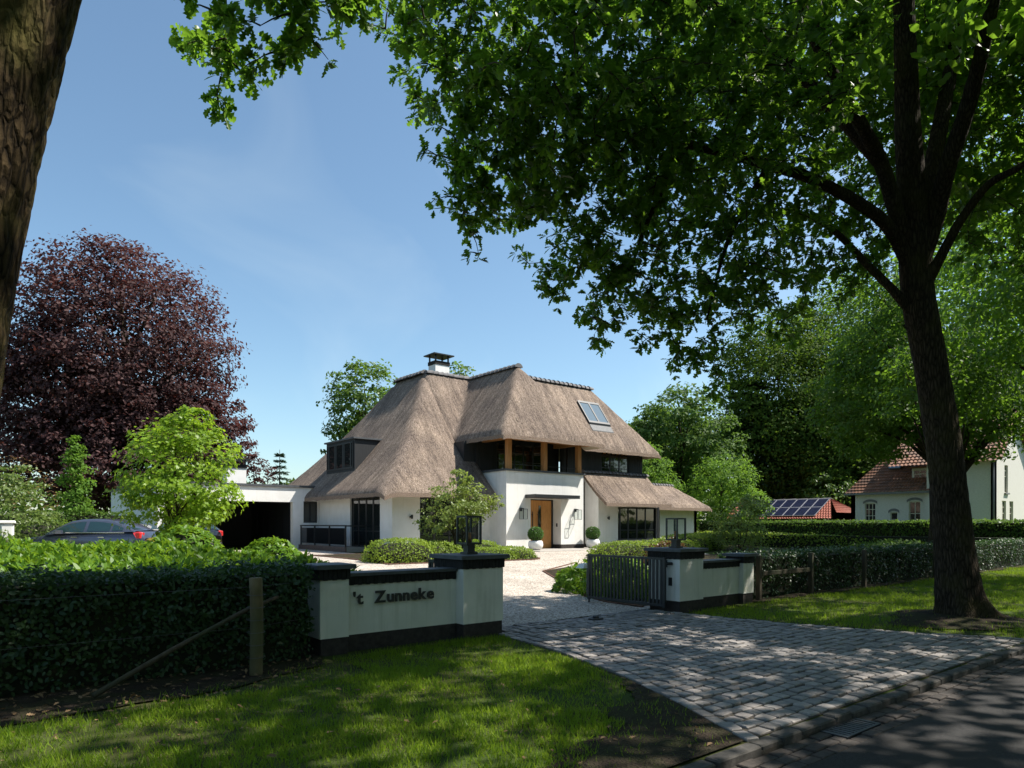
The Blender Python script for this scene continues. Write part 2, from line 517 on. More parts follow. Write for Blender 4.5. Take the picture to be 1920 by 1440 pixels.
surf('white_plastic', (.66,.66,.63), (.74,.74,.71), 4, rough=.6)
surf('roof_tile', (.24,.105,.06), (.40,.20,.12), 6, 5, .75, .3, 40, .006, c3=(.20,.115,.08), scale2=2, island=.25)
surf('barn_tile', (.30,.08,.05), (.42,.14,.09), 6, 4, .75, .3, 40, .006, island=.25)
surf('barn_wood', (.06,.04,.03), (.10,.07,.05), 6, rough=.9)
surf('white_brick', (.58,.56,.50), (.70,.68,.62), 8, 5, .9, .4, 25, .006, (1,1,3))
surf('grey_trim', (.16,.16,.16), (.22,.22,.22), 8, rough=.8)
surf('cream_frame', (.62,.58,.46), (.70,.66,.54), 8, rough=.5)
surf('solar', (.012,.014,.035), (.02,.024,.05), 3, rough=.18, spec=.5)
surf('solar_frame', (.30,.30,.32), (.36,.36,.38), 3, rough=.4)
surf('fence_wood', (.12,.085,.045), (.22,.16,.085), 16, 5, .9, .5, 40, .008, (1,1,.15), c3=(.10,.095,.045), scale2=2)
surf('gate_metal', (.018,.02,.023), (.026,.028,.031), 6, rough=.42, spec=.5)
surf('wire', (.10,.10,.10), (.14,.14,.14), 4, rough=.5, metallic=.6)
surf('car_paint', (.075,.088,.125), (.085,.098,.135), 2, rough=.3, metallic=.5, coat=1)
surf('car_paint_dark', (.012,.014,.018), (.016,.018,.022), 2, rough=.3, metallic=.4, coat=1)
surf('car_trim', (.012,.012,.012), (.02,.02,.02), 5, rough=.5)
surf('chrome', (.55,.55,.55), (.6,.6,.6), 4, rough=.2, metallic=1)
surf('pillar_grey', (.20,.17,.15), (.25,.21,.19), 4, rough=.4)
surf('tail_red', (.45,.02,.02), (.55,.03,.03), 4, rough=.15, coat=1)
surf('head_glass', (.4,.42,.45), (.5,.52,.55), 4, rough=.1, coat=1)
surf('tyre', (.015,.015,.015), (.022,.022,.022), 20, rough=.9)
surf('plate_yellow', (.62,.42,.03), (.65,.45,.04), 4, rough=.5)
surf('socket_copper', (.30,.14,.06), (.36,.18,.08), 4, rough=.35, metallic=.7)

def glassy(name, col, rough=.02, alpha=0.0, spec=.5):
    m, nt, ns, ln, out = _base(name)
    p = ns.new('ShaderNodeBsdfPrincipled')
    p.inputs['Base Color'].default_value = (*col, 1)
    p.inputs['Roughness'].default_value = rough
    p.inputs['Specular IOR Level'].default_value = spec
    v = _pos(nt)
    ln.new(_bump(nt, _noise(nt, v, 1.3, 2), .06, .05), p.inputs['Normal'])
    if alpha:
        t = ns.new('ShaderNodeBsdfTransparent')
        t.inputs['Color'].default_value = (.93,.96,.95,1)
        mx = ns.new('ShaderNodeMixShader')
        mx.inputs[0].default_value = 1-alpha
        ln.new(t.outputs[0], mx.inputs[1]); ln.new(p.outputs[0], mx.inputs[2])
        ln.new(mx.outputs[0], out.inputs['Surface'])
    else:
        ln.new(p.outputs[0], out.inputs['Surface'])
glassy('window_glass', (.014,.018,.018), .03, spec=.85)
glassy('skylight_glass', (.10,.14,.17), .06, spec=.9)
glassy('car_glass', (.02,.05,.055), .03, spec=.9)
glassy('lantern_glass', (.05,.06,.06), .02, .94)
glassy('rail_glass', (.012,.014,.016), .05, spec=.5)

# ------------------------------------------------------------------ ground, road, driveway
def ground_mesh():
    xs = sorted(set([-400,-200,-100,-60,-40] + [round(-30+i*1.0,2) for i in range(0,101)] + [80,95,120,170,260,400,700,1200] + [round(11.5+.25*i,2) for i in range(17)]))
    ys = sorted(set([-500,-250,-120,-60,-30,-15,-8,-4.3,-4.29,2.50,2.90,2.985] + [round(3.0+.5*i,2) for i in range(12)] + [round(9+i*1.0,2) for i in range(0,40)] + [55,65,80,110,160,260,420,700,1200]))
    V = []
    for y in ys:
        for x in xs:
            z = ground(x, y)
            if -4.295 < y < 2.98: z = -.15
            V.append((x, y, z - .012))
    nx = len(xs)
    F = [(j*nx+i, j*nx+i+1, (j+1)*nx+i+1, (j+1)*nx+i) for j in range(len(ys)-1) for i in range(nx-1)]
    me = bpy.data.meshes.new('ground'); me.from_pydata(V, [], F)
    me.polygons.foreach_set('use_smooth', [True]*len(F)); me.update()
    return me
setting('ground', ground_mesh(), 'turf_soil')

road = setting('road', MB().box(-60, 140, -4.2, 2.50, -.3, -.060).mesh('road'), 'asphalt')
# kerb stones and gutter bricks, each its own piece
kerb = setting('kerb', MB().box(-60, 140, 2.865, 2.992, -.3, -.045).mesh('kerb'), 'joint_sand')
kmesh = [MB().bbox(.004, .296, 2.862, 2.995, -.1, -.008+.005*k, .012).mesh('kerb_stone') for k in range(3)]
for k in range(-4, 50):
    put('kerb_stone', kmesh[k % 3], 'kerb_stone', kerb, (k*.30, random.uniform(-.006,.006), random.uniform(-.008,.004)), (0, 0, random.uniform(-.006,.006)))
for me_ in kmesh: pass
setting('kerb_verge_strip', MB().box(15.2, 140, 2.862, 2.9945, -.1, -.006).mesh('kerb_verge_strip'), 'kerb_stone', kerb)
gutter = setting('gutter', MB().box(-60, 140, 2.504, 2.86, -.3, -.085).mesh('gutter'), 'joint_sand')
gmesh = [MB().bbox(.004, .203, .004, .11, -.06, -.002+.003*k, .008).mesh('brick') for k in range(3)]
for r in range(3):
    for k in range(4, 58):
        if 27 <= k <= 29 and r >= 1: continue
        put('brick', gmesh[(k+r) % 3], 'gutter_brick', gutter, (k*.21+(.1 if r % 2 else 0), 2.505+r*.117, -.062+random.uniform(-.006,.004)), (0, 0, random.uniform(-.012,.012)))
# drain grate in the gutter
dg = thing('drain_grate', 'slotted iron storm drain grate set in the brick gutter', 'drain', (5.99, 2.74, -.06))
b = MB().box(5.67, 5.72, 2.625, 2.855, -.09, -.055).box(6.26, 6.31, 2.625, 2.855, -.09, -.055).box(5.72, 6.26, 2.625, 2.65, -.09, -.056).box(5.72, 6.26, 2.83, 2.855, -.09, -.056)
b.build('frame', 'gate_metal', dg)
for k in range(9):
    x = 5.75+k*.058
    MB().box(x, x+.026, 2.651, 2.829, -.085, -.057).build('bar', 'wire', dg)

# granite sett apron between road and gate
APRON = [(4.78,3.0),(12.15,3.0),(11.55,4.3),(11.0,5.9),(10.72,7.4),(10.64,8.86),(6.52,8.86),(6.42,8.15),(6.15,6.6),(5.72,5.1),(5.25,4.0)]
apron = setting('driveway', sheet('driveway', APRON, -.004, .6), 'joint_sand')
def sett_mesh(seed):
    r = random.Random(seed)
    b = .013
    def ring(i, z):
        h = .075-i
        q = [(-h+b,-h),(h-b,-h),(h,-h+b),(h,h-b),(h-b,h),(-h+b,h),(-h,h-b),(-h,-h+b)]
        return q, z
    j = [(r.uniform(-.006,.006), r.uniform(-.006,.006)) for _ in range(8)]
    V = []
    for i, z in ((0,-.05),(0,.006),(.007,.014)):
        q, z = ring(i, z)
        V += [(x+j[k][0], y+j[k][1], z+(r.uniform(-.003,.003) if z > 0 else 0)) for k, (x, y) in enumerate(q)]
    V.append((0, 0, .015+r.uniform(-.001,.003)))
    F = [(k, (k+1) % 8, 8+(k+1) % 8, 8+k) for k in range(8)] + [(8+k, 8+(k+1) % 8, 16+(k+1) % 8, 16+k) for k in range(8)] + [(16+k, 16+(k+1) % 8, 24) for k in range(8)]
    me = bpy.data.meshes.new('sett'); me.from_pydata(V, [], F); me.update()
    me.materials.append(M['sett_stone'])
    return me, np.array(V), F
SETTS = [sett_mesh(i) for i in range(10)]
stones = []
# border stones laid along the two flared edges
left_edge = [APRON[0]] + APRON[:5:-1]
right_edge = APRON[1:6]
for path, side in ((left_edge, -1), (right_edge, 1)):
    path = [Vector(p) for p in path]
    for a, c in zip(path, path[1:]):
        d = c-a; n = max(1, round(d.length/.205)); u = d.normalized()
        nrm = Vector((u.y, -u.x))
        if side > 0: nrm = -nrm
        for k in range(n):
            p = a + d*((k+.5)/n) + nrm*.07
            stones.append((p.x, p.y, d.length/n-.012, .125, math.atan2(u.y, u.x)))
def xrange_at(y):
    xs = []
    n = len(APRON)
    for i in range(n):
        (x1, y1), (x2, y2) = APRON[i], APRON[(i+1) % n]
        if (y1 > y) != (y2 > y): xs.append(x1+(x2-x1)*(y-y1)/(y2-y1))
    return (min(xs), max(xs)) if len(xs) >= 2 else None
y = 3.005
while y < 8.80:
    ph = random.uniform(.148,.160)
    yc = y+ph/2
    rg = xrange_at(yc)
    if rg:
        x = rg[0]+.155+random.uniform(0,.03)
        while x < rg[1]-.20:
            w = random.uniform(.145,.185)
            stones.append((x+w/2, yc+.02*math.sin(x*.8+y*.6), w-.024, ph-.024+random.uniform(-.008,.004), random.uniform(-.05,.05)))
            x += w
    y += ph
stones.sort(key=lambda s: s[0]**2+s[1]**2)
rest_v = []; rest_f = []; off = 0
for i, (x, yy, w, h, a) in enumerate(stones):
    me, V, F = SETTS[i % 10]
    z = ground(x, yy)+random.uniform(-.008,.008)+.012*mnoise.noise((x*1.3, yy*1.3, 9))
    tx, ty = random.uniform(-.045,.045), random.uniform(-.045,.045)
    if i < 300:
        o = put('sett', me, None, apron, (x, yy, z), (tx, ty, a))
        o.scale = (w/.15, h/.15, 1)
    else:
        mtx = np.array(Matrix.LocRotScale(Vector((x, yy, z)), Matrix.Rotation(a, 3, 'Z') @ Matrix.Rotation(tx, 3, 'X') @ Matrix.Rotation(ty, 3, 'Y'), Vector((w/.15, h/.15, 1))))
        rest_v.append(V @ mtx[:3,:3].T + mtx[:3,3]); rest_f += [tuple(q+off for q in f) for f in F]; off += len(V)
me = bpy.data.meshes.new('sett_field'); me.from_pydata(np.concatenate(rest_v).tolist(), [], rest_f); me.update()
o = put('sett_field', me, 'sett_stone', apron); o['kind'] = 'stuff'

GRAVEL = [(6.56,8.872),(10.95,8.872),(11.6,10.3),(12.0,11.4),(12.9,12.6),(13.6,13.9),(15.0,16.2),(17.5,17.6),(26.5,18.2),(27.5,20),(27,24.6),(13.2,26),(13.4,33.8),(-14,33.8),(-14,21),(3.0,20.6),(5.6,18.6),(6.9,16),(7.0,13),(6.6,11)]
setting('gravel_court', sheet('gravel_court', GRAVEL, .006, .7), 'gravel')

def bed(name, poly, brick=True, off=.03):
    o = setting(name, sheet(name, poly, off, .6), 'soil')
    if brick:
        b = MB(); n = len(poly)
        for i in range(n):
            a, c = Vector(poly[i]), Vector(poly[(i+1) % n])
            d = c-a; k = max(1, round(d.length/.2)); u = d.normalized(); nr = Vector((u.y, -u.x))
            for j in range(k):
                p = a+d*((j+.06)/k); q = a+d*((j+.94)/k)
                pts = [p-nr*.03, p+nr*.03, q+nr*.03, q-nr*.03]
                z = ground(p.x, p.y)
                b.prism([(t.x, t.y) for t in (pts[1], pts[2], pts[3], pts[0])], z-.05, z+.035+random.uniform(0,.012))
        e = b.build('brick_edging', 'edging_brick', o); e['kind'] = 'stuff'
    return o
def arc(cx, cy, rx, ry, a0, a1, n=8):
    return [(cx+rx*math.cos(math.radians(a0+(a1-a0)*i/n)), cy+ry*math.sin(math.radians(a0+(a1-a0)*i/n))) for i in range(n+1)]
bed('planting_bed', [(10.9,19.9),(16.6,19.4)] + arc(16.6,20.6,1.1,1.2,-80,60,6) + [(16.5,22.6),(14.6,26.2),(10.9,26.2)])
bed('planting_bed', [(10.72,9.2),(11.2,9.2),(40,9.4),(40,19.0),(33,19.6),(26.8,18.5),(19,18.0)] + [(14.3,16.1),(12.85,13.7),(12.2,12.5),(11.25,11.2),(10.85,10.2)], False, .02)
edge = [(17.5,17.9),(14.3,16.1),(12.85,13.7),(12.2,12.5),(11.25,11.2),(10.85,10.2),(10.80,9.1)]
b = MB()
for a, c in zip(edge, edge[1:]):
    a, c = Vector(a), Vector(c); d = c-a; k = max(1, round(d.length/.2)); u = d.normalized(); nr = Vector((u.y,-u.x))
    for j in range(k):
        p = a+d*((j+.06)/k); q = a+d*((j+.94)/k); z = ground(p.x, p.y)
        b.prism([tuple((p-nr*.03)), tuple((q-nr*.03)), tuple((q+nr*.03)), tuple((p+nr*.03))], z-.05, z+.03)
e = b.build('brick_edging', 'edging_brick', bpy.data.objects['planting_bed.001']); e['kind'] = 'stuff'
bed('planting_bed', [(-14,9.0),(3.6,8.9),(6.35,9.0),(6.5,10.8),(6.75,13),(6.6,15.8),(5.3,18.2),(2.8,20.2),(-14,20.6)], False, .02)
bed('planting_bed', [(27.2,20.2),(33,19.9),(36,22),(36,26.8),(27.2,24.9)], False, .02)
setting('lawn', sheet('lawn', [(24.0,11.2),(40,11.2),(40,18.0),(33,18.8),(27,17.6)], .05, .8), surf('lawn_green', (.06,.11,.018), (.10,.17,.03), 30, rough=1, bump=.6, bscale=90, bdist=.02))
setting('lawn', sheet('lawn', [(30,-.4),(60,-.4)] and [(44,9),(70,9),(70,40),(44,40)], .05, 3), 'lawn_green')
def ragged(poly, amp, step=.12):
    out = []
    for i in range(len(poly)):
        a, c = Vector(poly[i]), Vector(poly[(i+1) % len(poly)])
        n = max(1, int((c-a).length/step))
        for k in range(n):
            p = a.lerp(c, k/n); d = (c-a).normalized(); q = amp*(mnoise.noise((p.x*2.1, p.y*2.1, 0))+.6*mnoise.noise((p.x*7, p.y*7, 3)))
            out.append((p.x-d.y*q, p.y+d.x*q))
    return out
# soil strips under the hedges and round the tree foot
SOIL_LEFT = [(-9,7.0),(0.5,7.15),(2.2,7.35),(3.4,7.85),(3.62,8.35),(3.6,9.2),(-9,9.2)]
setting('soil_strip', sheet('soil_strip', ragged(SOIL_LEFT, .10, .15), .006, .5), 'soil')
setting('soil_strip', sheet('soil_strip', [(13.4,8.05),(40,8.2),(40,9.6),(13.4,9.4)], .012, .6), 'soil')
setting('soil_patch', sheet('soil_patch', ragged(arc(13.5,4.3,1.5,1.0,0,345,20), .30), .006, .25), 'soil')
setting('soil_patch', sheet('soil_patch', [(2.4,3.0),(4.76,3.0),(5.22,3.95),(5.68,5.05)]+ragged([(5.6,5.1),(5.05,4.45),(4.4,4.1),(3.5,3.6),(2.4,3.1)], .16, .1)[1:-24], .010, .3), 'soil')

# grass on the verges
def grass(name, poly, dens, label):
    xs = [p[0] for p in poly]; ys = [p[1] for p in poly]
    area = (max(xs)-min(xs))*(max(ys)-min(ys))
    pts = RNG.uniform((min(xs), min(ys)), (max(xs), max(ys)), size=(int(area*dens), 2))
    keep = []
    for x, y in pts:
        if not in_poly(x, y, poly): continue
        r = math.hypot((x-13.5)/1.5, (y-4.3)/1.05)
        if r < 1 and random.random() > .06+max(0, (r-.6))*.9: continue
        if 2.6 < x < 5.7 and y < 3.0+(x-2.6)*.62 and (x > 4.4 or y < 3.5+(x-3.6)*.5) and random.random() > .10+.5*max(0, mnoise.noise((x*3, y*3, 7))): continue
        if x < 3.7 and y > 7.0 and random.random() > .12: continue
        d = mnoise.noise((x*.9, y*.9, 3.1)) + .5*mnoise.noise((x*2.7, y*2.7, 8))
        if d < -.12 and random.random() > .45: continue
        keep.append((x, y, ground(x, y)-.012, d))
    K = np.array(keep)
    n = len(K)
    D = np.column_stack([RNG.normal(0,.45,n), RNG.normal(0,.45,n), np.ones(n)])
    me = leaf_mesh(name, K[:, :3], D, rnd_dirs(n), RNG.uniform(.03,.085,n)*(1+.5*K[:, 3]), (T_BLADE[0]*np.array([1,1.2,1]), T_BLADE[1]))
    o = put(name, me, 'grass_blade')
    tag(o, label, 'grass', kind='stuff')
VERGE_L = [(-6,3.02),(4.72,3.02),(5.2,4.0),(5.66,5.1),(6.08,6.6),(6.36,8.1),(5.7,8.25),(3.6,8.15),(2.2,7.5),(0.4,7.3),(-6,7.1)]
VERGE_R = [(12.2,3.02),(24,3.02),(34,3.02),(34,8.3),(13.4,8.1),(10.85,8.05),(10.8,7.4),(11.08,5.95),(11.62,4.35)]
grass('verge_grass', VERGE_L, 2600, 'patchy mown grass verge in front of the name wall and left hedge')
grass('verge_grass', VERGE_R, 900, 'mown grass verge between the sett driveway and the right hedge')
# fallen leaves lying on the verge
n = 420
K = np.column_stack([RNG.uniform(-3, 6, n), RNG.uniform(3.1, 8.2, n)])
K = np.array([(x, y, ground(x, y)+.02) for x, y in K if in_poly(x, y, VERGE_L+[]) or in_poly(x, y, SOIL_LEFT)])
K2 = np.array([(x, y, ground(x, y)+.03) for x, y in zip(RNG.uniform(-2, 3.4, 420), RNG.uniform(7.0, 8.3, 420))])
K = np.concatenate([K, K2])
o = put('fallen_leaves', leaf_mesh('fallen_leaves', K, rnd_dirs(len(K))*np.array([1,1,.25]), unit(np.array([0,0,1.])+.5*rnd_dirs(len(K))), RNG.uniform(.03,.075,len(K)), T_OAK), 'dead_leaf')
tag(o, 'brown fallen leaves scattered over the grass and soil', 'leaves', kind='stuff')

# ------------------------------------------------------------------ the thatched villa
G0 = .42
house = thing('thatched_villa', 'white villa with sweeping brown thatched roof, loggia and wooden front door', 'house', (20, 27, G0))

def wall(name, axis, c, u0, u1, z0, z1, ops, sgn, th, mat, parent):
    """upright wall slab with rectangular openings; outer face at c, sgn = outward direction along the axis"""
    us = sorted(set([u0, u1] + [q for o in ops for q in o[:2]]))
    zs = sorted(set([z0, z1] + [q for o in ops for q in o[2:4]]))
    mb = MB(); bk = c - sgn*th
    def P(u, d, z): return (u, d, z) if axis == 'y' else (d, u, z)
    def quad(a): mb.add(a, [(0,1,2,3)])
    for i in range(len(us)-1):
        for j in range(len(zs)-1):
            um, zm = (us[i]+us[i+1])/2, (zs[j]+zs[j+1])/2
            if any(o[0] < um < o[1] and o[2] < zm < o[3] for o in ops): continue
            for d in (c, bk):
                quad([P(us[i],d,zs[j]), P(us[i+1],d,zs[j]), P(us[i+1],d,zs[j+1]), P(us[i],d,zs[j+1])])
    for (a, b_, e, f) in [(u0, u1, z0, z1)] + [o[:4] for o in ops]:
        for (p, q) in (((a,e),(a,f)), ((b_,e),(b_,f)), ((a,e),(b_,e)), ((a,f),(b_,f))):
            quad([P(p[0],c,p[1]), P(q[0],c,q[1]), P(q[0],bk,q[1]), P(p[0],bk,p[1])])
    return mb.build(name, mat, parent)

def window(axis, c, u0, u1, z0, z1, cols, rows, sgn, parent, inset=.10, fw=.06, bar=.035, glass='window_glass', name='window', frame='dark_frame', depth=.06):
    """framed window; cols / rows are lists of split fractions. Each pane is its own mesh"""
    d0 = c - sgn*inset; d1 = d0 - sgn*depth
    def B(mb, ua, ub, za, zb, da=d0, db=d1):
        lo, hi = min(da, db), max(da, db)
        return mb.box(ua, ub, lo, hi, za, zb) if axis == 'y' else mb.box(lo, hi, ua, ub, za, zb)
    mb = MB()
    B(mb, u0, u0+fw, z0, z1); B(mb, u1-fw, u1, z0, z1)
    B(mb, u0+fw, u1-fw, z0, z0+fw); B(mb, u0+fw, u1-fw, z1-fw, z1)
    us = [u0+fw] + [u0+(u1-u0)*t for t in cols] + [u1-fw]
    zs = [z0+fw] + [z0+(z1-z0)*t for t in rows] + [z1-fw]
    for u in us[1:-1]: B(mb, u-bar, u+bar, z0+fw, z1-fw, d0-sgn*.003, d1+sgn*.003)
    for i in range(len(us)-1):
        for z in zs[1:-1]:
            B(mb, us[i]+(bar if i else 0), us[i+1]-(bar if i < len(us)-2 else 0), z-.018, z+.018, d0-sgn*.006, d1+sgn*.006)
    w = mb.build(name, frame, parent)
    mid = (d0+d1)/2
    for i in range(len(us)-1):
        for j in range(len(zs)-1):
            p = MB()
            B(p, us[i]+(bar if i else 0)-.004, us[i+1]-(bar if i < len(us)-2 else 0)+.004, zs[j]+(.018 if j else 0)-.004, zs[j+1]-(.018 if j < len(zs)-2 else 0)+.004, mid+.008, mid-.008)
            p.build('pane', glass, w)
    return w

def smin(a, b, k):
    h = np.clip(.5+.5*(b-a)/k, 0, 1)
    return b*(1-h)+a*h-k*h*(1-h)
def smax(a, b, k): return -smin(-a, -b, k)

RZ = 9.80
def V1(x, y):
    f = lambda d: 3.10+.90*d+.06*d*np.abs(d)
    a = smin(smin(f(x-13.8), f(y-25.5), .7), smin(f(24.7-x), f(39.6-y), .5), .25)
    b = smin(smin(f(x-13.8), f(y-25.5), .7), f(36.5-y), .25)
    return smax(a, b, .1)
def V2(x, y):
    f = lambda d, s: 5.86+s*d+.02*np.sin(d)
    z = smin(f(x-19.1, 1.30), f(25.75-x, 1.09), .22)
    return smin(z, f(y-24.2, 1.50), .35)
def V3(x, y):
    z = smin(5.86+1.40*(y-25.8), 5.86+1.40*(31.4-y), .22)
    return smin(z, 5.86+1.26*(32.2-x), .35)
def Vmain(x, y):
    v1 = np.where(x > 24, -9, V1(x, y))
    return smax(smax(v1, V2(x, y), .30), np.where(x < 22.1, -9, V3(x, y)), .30)
def Vlow(x, y):
    return 2.90+.93*(y-24.7)-.10*np.sin((y-24.7)*1.7)
def Vfar(x, y):
    z = smin(2.85+.72*(y-28.0), 2.85+.72*(32.4-y), .15)
    return smin(z, 2.85+.9*(40.5-x), .3)

def thatch_mesh(name, f, xs, ys, keep, th=.27):
    """thick thatch skin over a height function; faces kept where keep(xc, yc)"""
    X, Y = np.meshgrid(xs, ys)
    Z = f(X, Y)
    nx, ny = len(xs), len(ys)
    fl = [(i, j) for j in range(ny-1) for i in range(nx-1) if keep((xs[i]+xs[i+1])/2, (ys[j]+ys[j+1])/2)]
    used = set(fl)
    V = []; idx = {}
    def vid(i, j):
        if (i, j) not in idx:
            idx[(i, j)] = len(V)
            x, y, z = X[j, i], Y[j, i], Z[j, i]
            z += .018*mnoise.noise((x*2.3, y*2.3, 0)) + .012*mnoise.noise((x*7, y*7, 5))
            V.append((x, y, z))
        return idx[(i, j)]
    F = [(vid(i,j), vid(i+1,j), vid(i+1,j+1), vid(i,j+1)) for i, j in fl]
    nt_ = len(V)
    rim = set()
    for i, j in fl:
        for (n_, a, c) in (((i,j-1),(i,j),(i+1,j)), ((i+1,j),(i+1,j),(i+1,j+1)), ((i,j+1),(i+1,j+1),(i,j+1)), ((i-1,j),(i,j+1),(i,j))):
            if n_ not in used: rim |= {a, c}
    Vt = list(V)
    for k in rim:
        x, y, z = V[idx[k]]; V[idx[k]] = (x, y, z-.09-.03*abs(mnoise.noise((x*6, y*6, 2))))
    S = [True]*len(F); MI = [0]*len(F)
    # underside and edges use their own vertices so the eave keeps a crisp arris
    bot = {k: nt_+n for n, k in enumerate(idx)}
    V += [(Vt[idx[k]][0], Vt[idx[k]][1], Vt[idx[k]][2]-th) for k in idx]
    for i, j in fl:
        F.append((bot[(i,j)], bot[(i,j+1)], bot[(i+1,j+1)], bot[(i+1,j)])); S.append(False); MI.append(1)
    for i, j in fl:
        for (n_, a, c) in (((i,j-1),(i,j),(i+1,j)), ((i+1,j),(i+1,j),(i+1,j+1)), ((i,j+1),(i+1,j+1),(i,j+1)), ((i-1,j),(i,j+1),(i,j))):
            if n_ not in used:
                b0 = len(V)
                ta, tc = V[idx[a]], V[idx[c]]
                r1, r2 = random.uniform(0,.015), random.uniform(0,.015)
                V += [ta, tc, (tc[0], tc[1], Vt[idx[c]][2]-th-r2), (ta[0], ta[1], Vt[idx[a]][2]-th-r1)]
                F.append((b0+3, b0+2, b0+1, b0)); S.append(False); MI.append(2)
    me = bpy.data.meshes.new(name); me.from_pydata(V, [], F)
    me.polygons.foreach_set('use_smooth', S); me.polygons.foreach_set('material_index', MI)
    for m_ in ('thatch', 'soffit', 'thatch_end'): me.materials.append(M[m_])
    me.update()
    return me
lin = lambda a, b, n: list(np.linspace(a, b, n))
xsL = lin(13.8, 19.1, 48) + lin(19.1, 19.75, 7)[1:]
ysL = lin(25.5, 27.75, 20) + lin(27.75, 39.6, 100)[1:]
roof = put('roof', thatch_mesh('roof', V1, xsL, ysL, lambda x, y: x < 19.1 or y < 27.75), None, house)
xsM = lin(19.1, 25.75, 60) + lin(25.75, 32.2, 55)[1:]
ysM = lin(24.2, 25.8, 16) + lin(25.8, 31.4, 56)[1:] + lin(31.4, 39.6, 50)[1:]
roof_m = put('roof', thatch_mesh('roof', Vmain, xsM, ysM, lambda x, y: (y > 25.8 or x < 25.75) and (y < 31.4 or x < 24.0)), None, house)
roof_low = put('roof', thatch_mesh('roof', Vlow, lin(26.4, 31.8, 46), lin(24.7, 26.58, 18), lambda x, y: True), None, house)
roof_far = put('roof', thatch_mesh('roof', Vfar, lin(31.85, 40.5, 66), lin(28.0, 32.4, 36), lambda x, y: True), None, house)

# ridge tiles: half-round slates, each its own piece
def ridge_tile_mesh(L, r):
    mb = MB(); n = 8
    V = []; F = []
    for s, (x, k) in enumerate(((0, 1.12), (L*.22, 1.02), (L, .84))):
        for i in range(n+1):
            a = math.pi*i/n
            V.append((x, r*k*1.15*math.cos(a), r*k*.95*math.sin(a)-.06))
    for s in range(2):
        for i in range(n): F.append((s*(n+1)+i, (s+1)*(n+1)+i, (s+1)*(n+1)+i+1, s*(n+1)+i+1))
    F.append(tuple(range(n, -1, -1))); F.append(tuple(range(2*(n+1), 3*(n+1))))
    mb.add(V, F)
    return mb.mesh('ridge_tile')
RT = ridge_tile_mesh(.37, .20)
RT2 = ridge_tile_mesh(.31, .17)
def ridge(p0, p1, owner, me=RT, pitch=.345, tilt=0):
    p0, p1 = Vector(p0), Vector(p1); d = p1-p0; n = max(1, round(d.length/pitch)); yaw = math.atan2(d.y, d.x); pit = -math.asin(d.z/d.length)
    for k in range(n):
        p = p0+d*(k/n)
        put('ridge_tile', me, 'ridge_slate', owner, (p.x, p.y, p.z+random.uniform(-.008,.012)), (tilt, pit+random.uniform(-.01,.01), yaw+random.uniform(-.02,.02)))
ridge((22.2,31.0,9.74), (19.25,31.0,9.74), roof)
ridge((19.25,31.1,9.74), (19.25,34.2,9.74), roof)
ridge((22.12,26.75,9.72), (22.12,31.0,9.72), roof_m)
ridge((22.3,28.6,9.70), (29.25,28.6,9.70), roof_m)
ridge((26.4,26.52,4.55), (31.8,26.52,4.55), roof_low, RT2, .285)
ridge((31.9,30.2,4.38), (38.9,30.2,4.38), roof_far, RT2, .285)

# walls
wall('wall', 'x', 14.6, 26.3, 36.0, .25, 3.35, [(27.4,30.4,.45,2.98)], -1, .3, 'white_stucco', house)
wall('wall', 'y', 26.3, 14.9, 19.9, .25, 3.35, [(16.0,19.3,.50,2.90)], -1, .3, 'white_stucco', house)
wall('wall', 'y', 25.0, 19.9, 24.97, .25, 4.20, [(21.4,23.4,.25,2.92)], -1, .65, 'white_stucco', house)
wall('wall', 'x', 19.9, 25.651, 28.5, .25, 4.198, [], -1, .3, 'white_stucco', house)
wall('wall', 'x', 24.967, 25.651, 26.9, .25, 4.198, [], 1, .3, 'white_stucco', house)
MB().add([(x,y,z) for x in (26.6,26.85) for y,z in ((25.5,.25),(26.6,.25),(26.6,4.2),(25.5,3.28))], [(0,1,2,3),(7,6,5,4),(0,4,5,1),(1,5,6,2),(2,6,7,3),(3,7,4,0)]).build('wall', 'white_stucco', house)
wall('wall', 'y', 25.503, 26.85, 31.62, .25, 3.2, [(28.15,31.5,.80,2.62)], -1, .3, 'white_stucco', house)
wall('wall', 'y', 28.7, 31.6, 39.7, .25, 3.0, [(34.9,35.75,.45,2.75)], -1, .3, 'white_stucco', house)
wall('wall', 'x', 39.7, 28.7, 31.9, .25, 3.0, [], 1, .3, 'white_stucco', house)
# boarded upper walls, vertical boards with real joints
def boards(name, axis, c, u0, u1, z0, z1, sgn, ops, pitch=.145):
    base = wall(name, axis, c, u0, u1, z0, z1, ops, sgn, .14, 'black_board', house)
    mb = MB(); u = u0+.004
    while u < u1-.02:
        v = min(u+pitch-.016, u1-.004)
        segs = [(z0+.004, z1-.004)]
        for o in ops:
            if v > o[0]-.01 and u < o[1]+.01:
                segs = [(z0+.004, o[2]-.01), (o[3]+.01, z1-.004)]
        for a, b_ in segs:
            if b_-a > .03:
                lo, hi = sorted((c+sgn*.003, c+sgn*(.024+random.uniform(0,.006))))
                if axis == 'y': mb.box(u, v, lo, hi, a, b_)
                else: mb.box(lo, hi, u, v, a, b_)
        u += pitch
    o = mb.build('cladding_boards', 'black_board', base); o['kind'] = 'stuff'
    return base
boards('boarded_wall', 'y', 26.64, 24.98, 31.5, 3.9, 6.55, -1, [(28.0,30.3,4.62,5.85)])
MB().box(18.95, 19.86, 27.1, 28.3, 3.0, 5.70).build('boarded_return', 'black_board', house)
boards('boarded_wall', 'y', 27.05, 19.62, 25.15, 4.27, 6.12, -1, [(20.9,24.15,4.40,5.82)])
wall('wall_pier', 'x', 31.5, 26.6, 30.5, .3, 6.4, [], 1, .2, 'black_board', house)
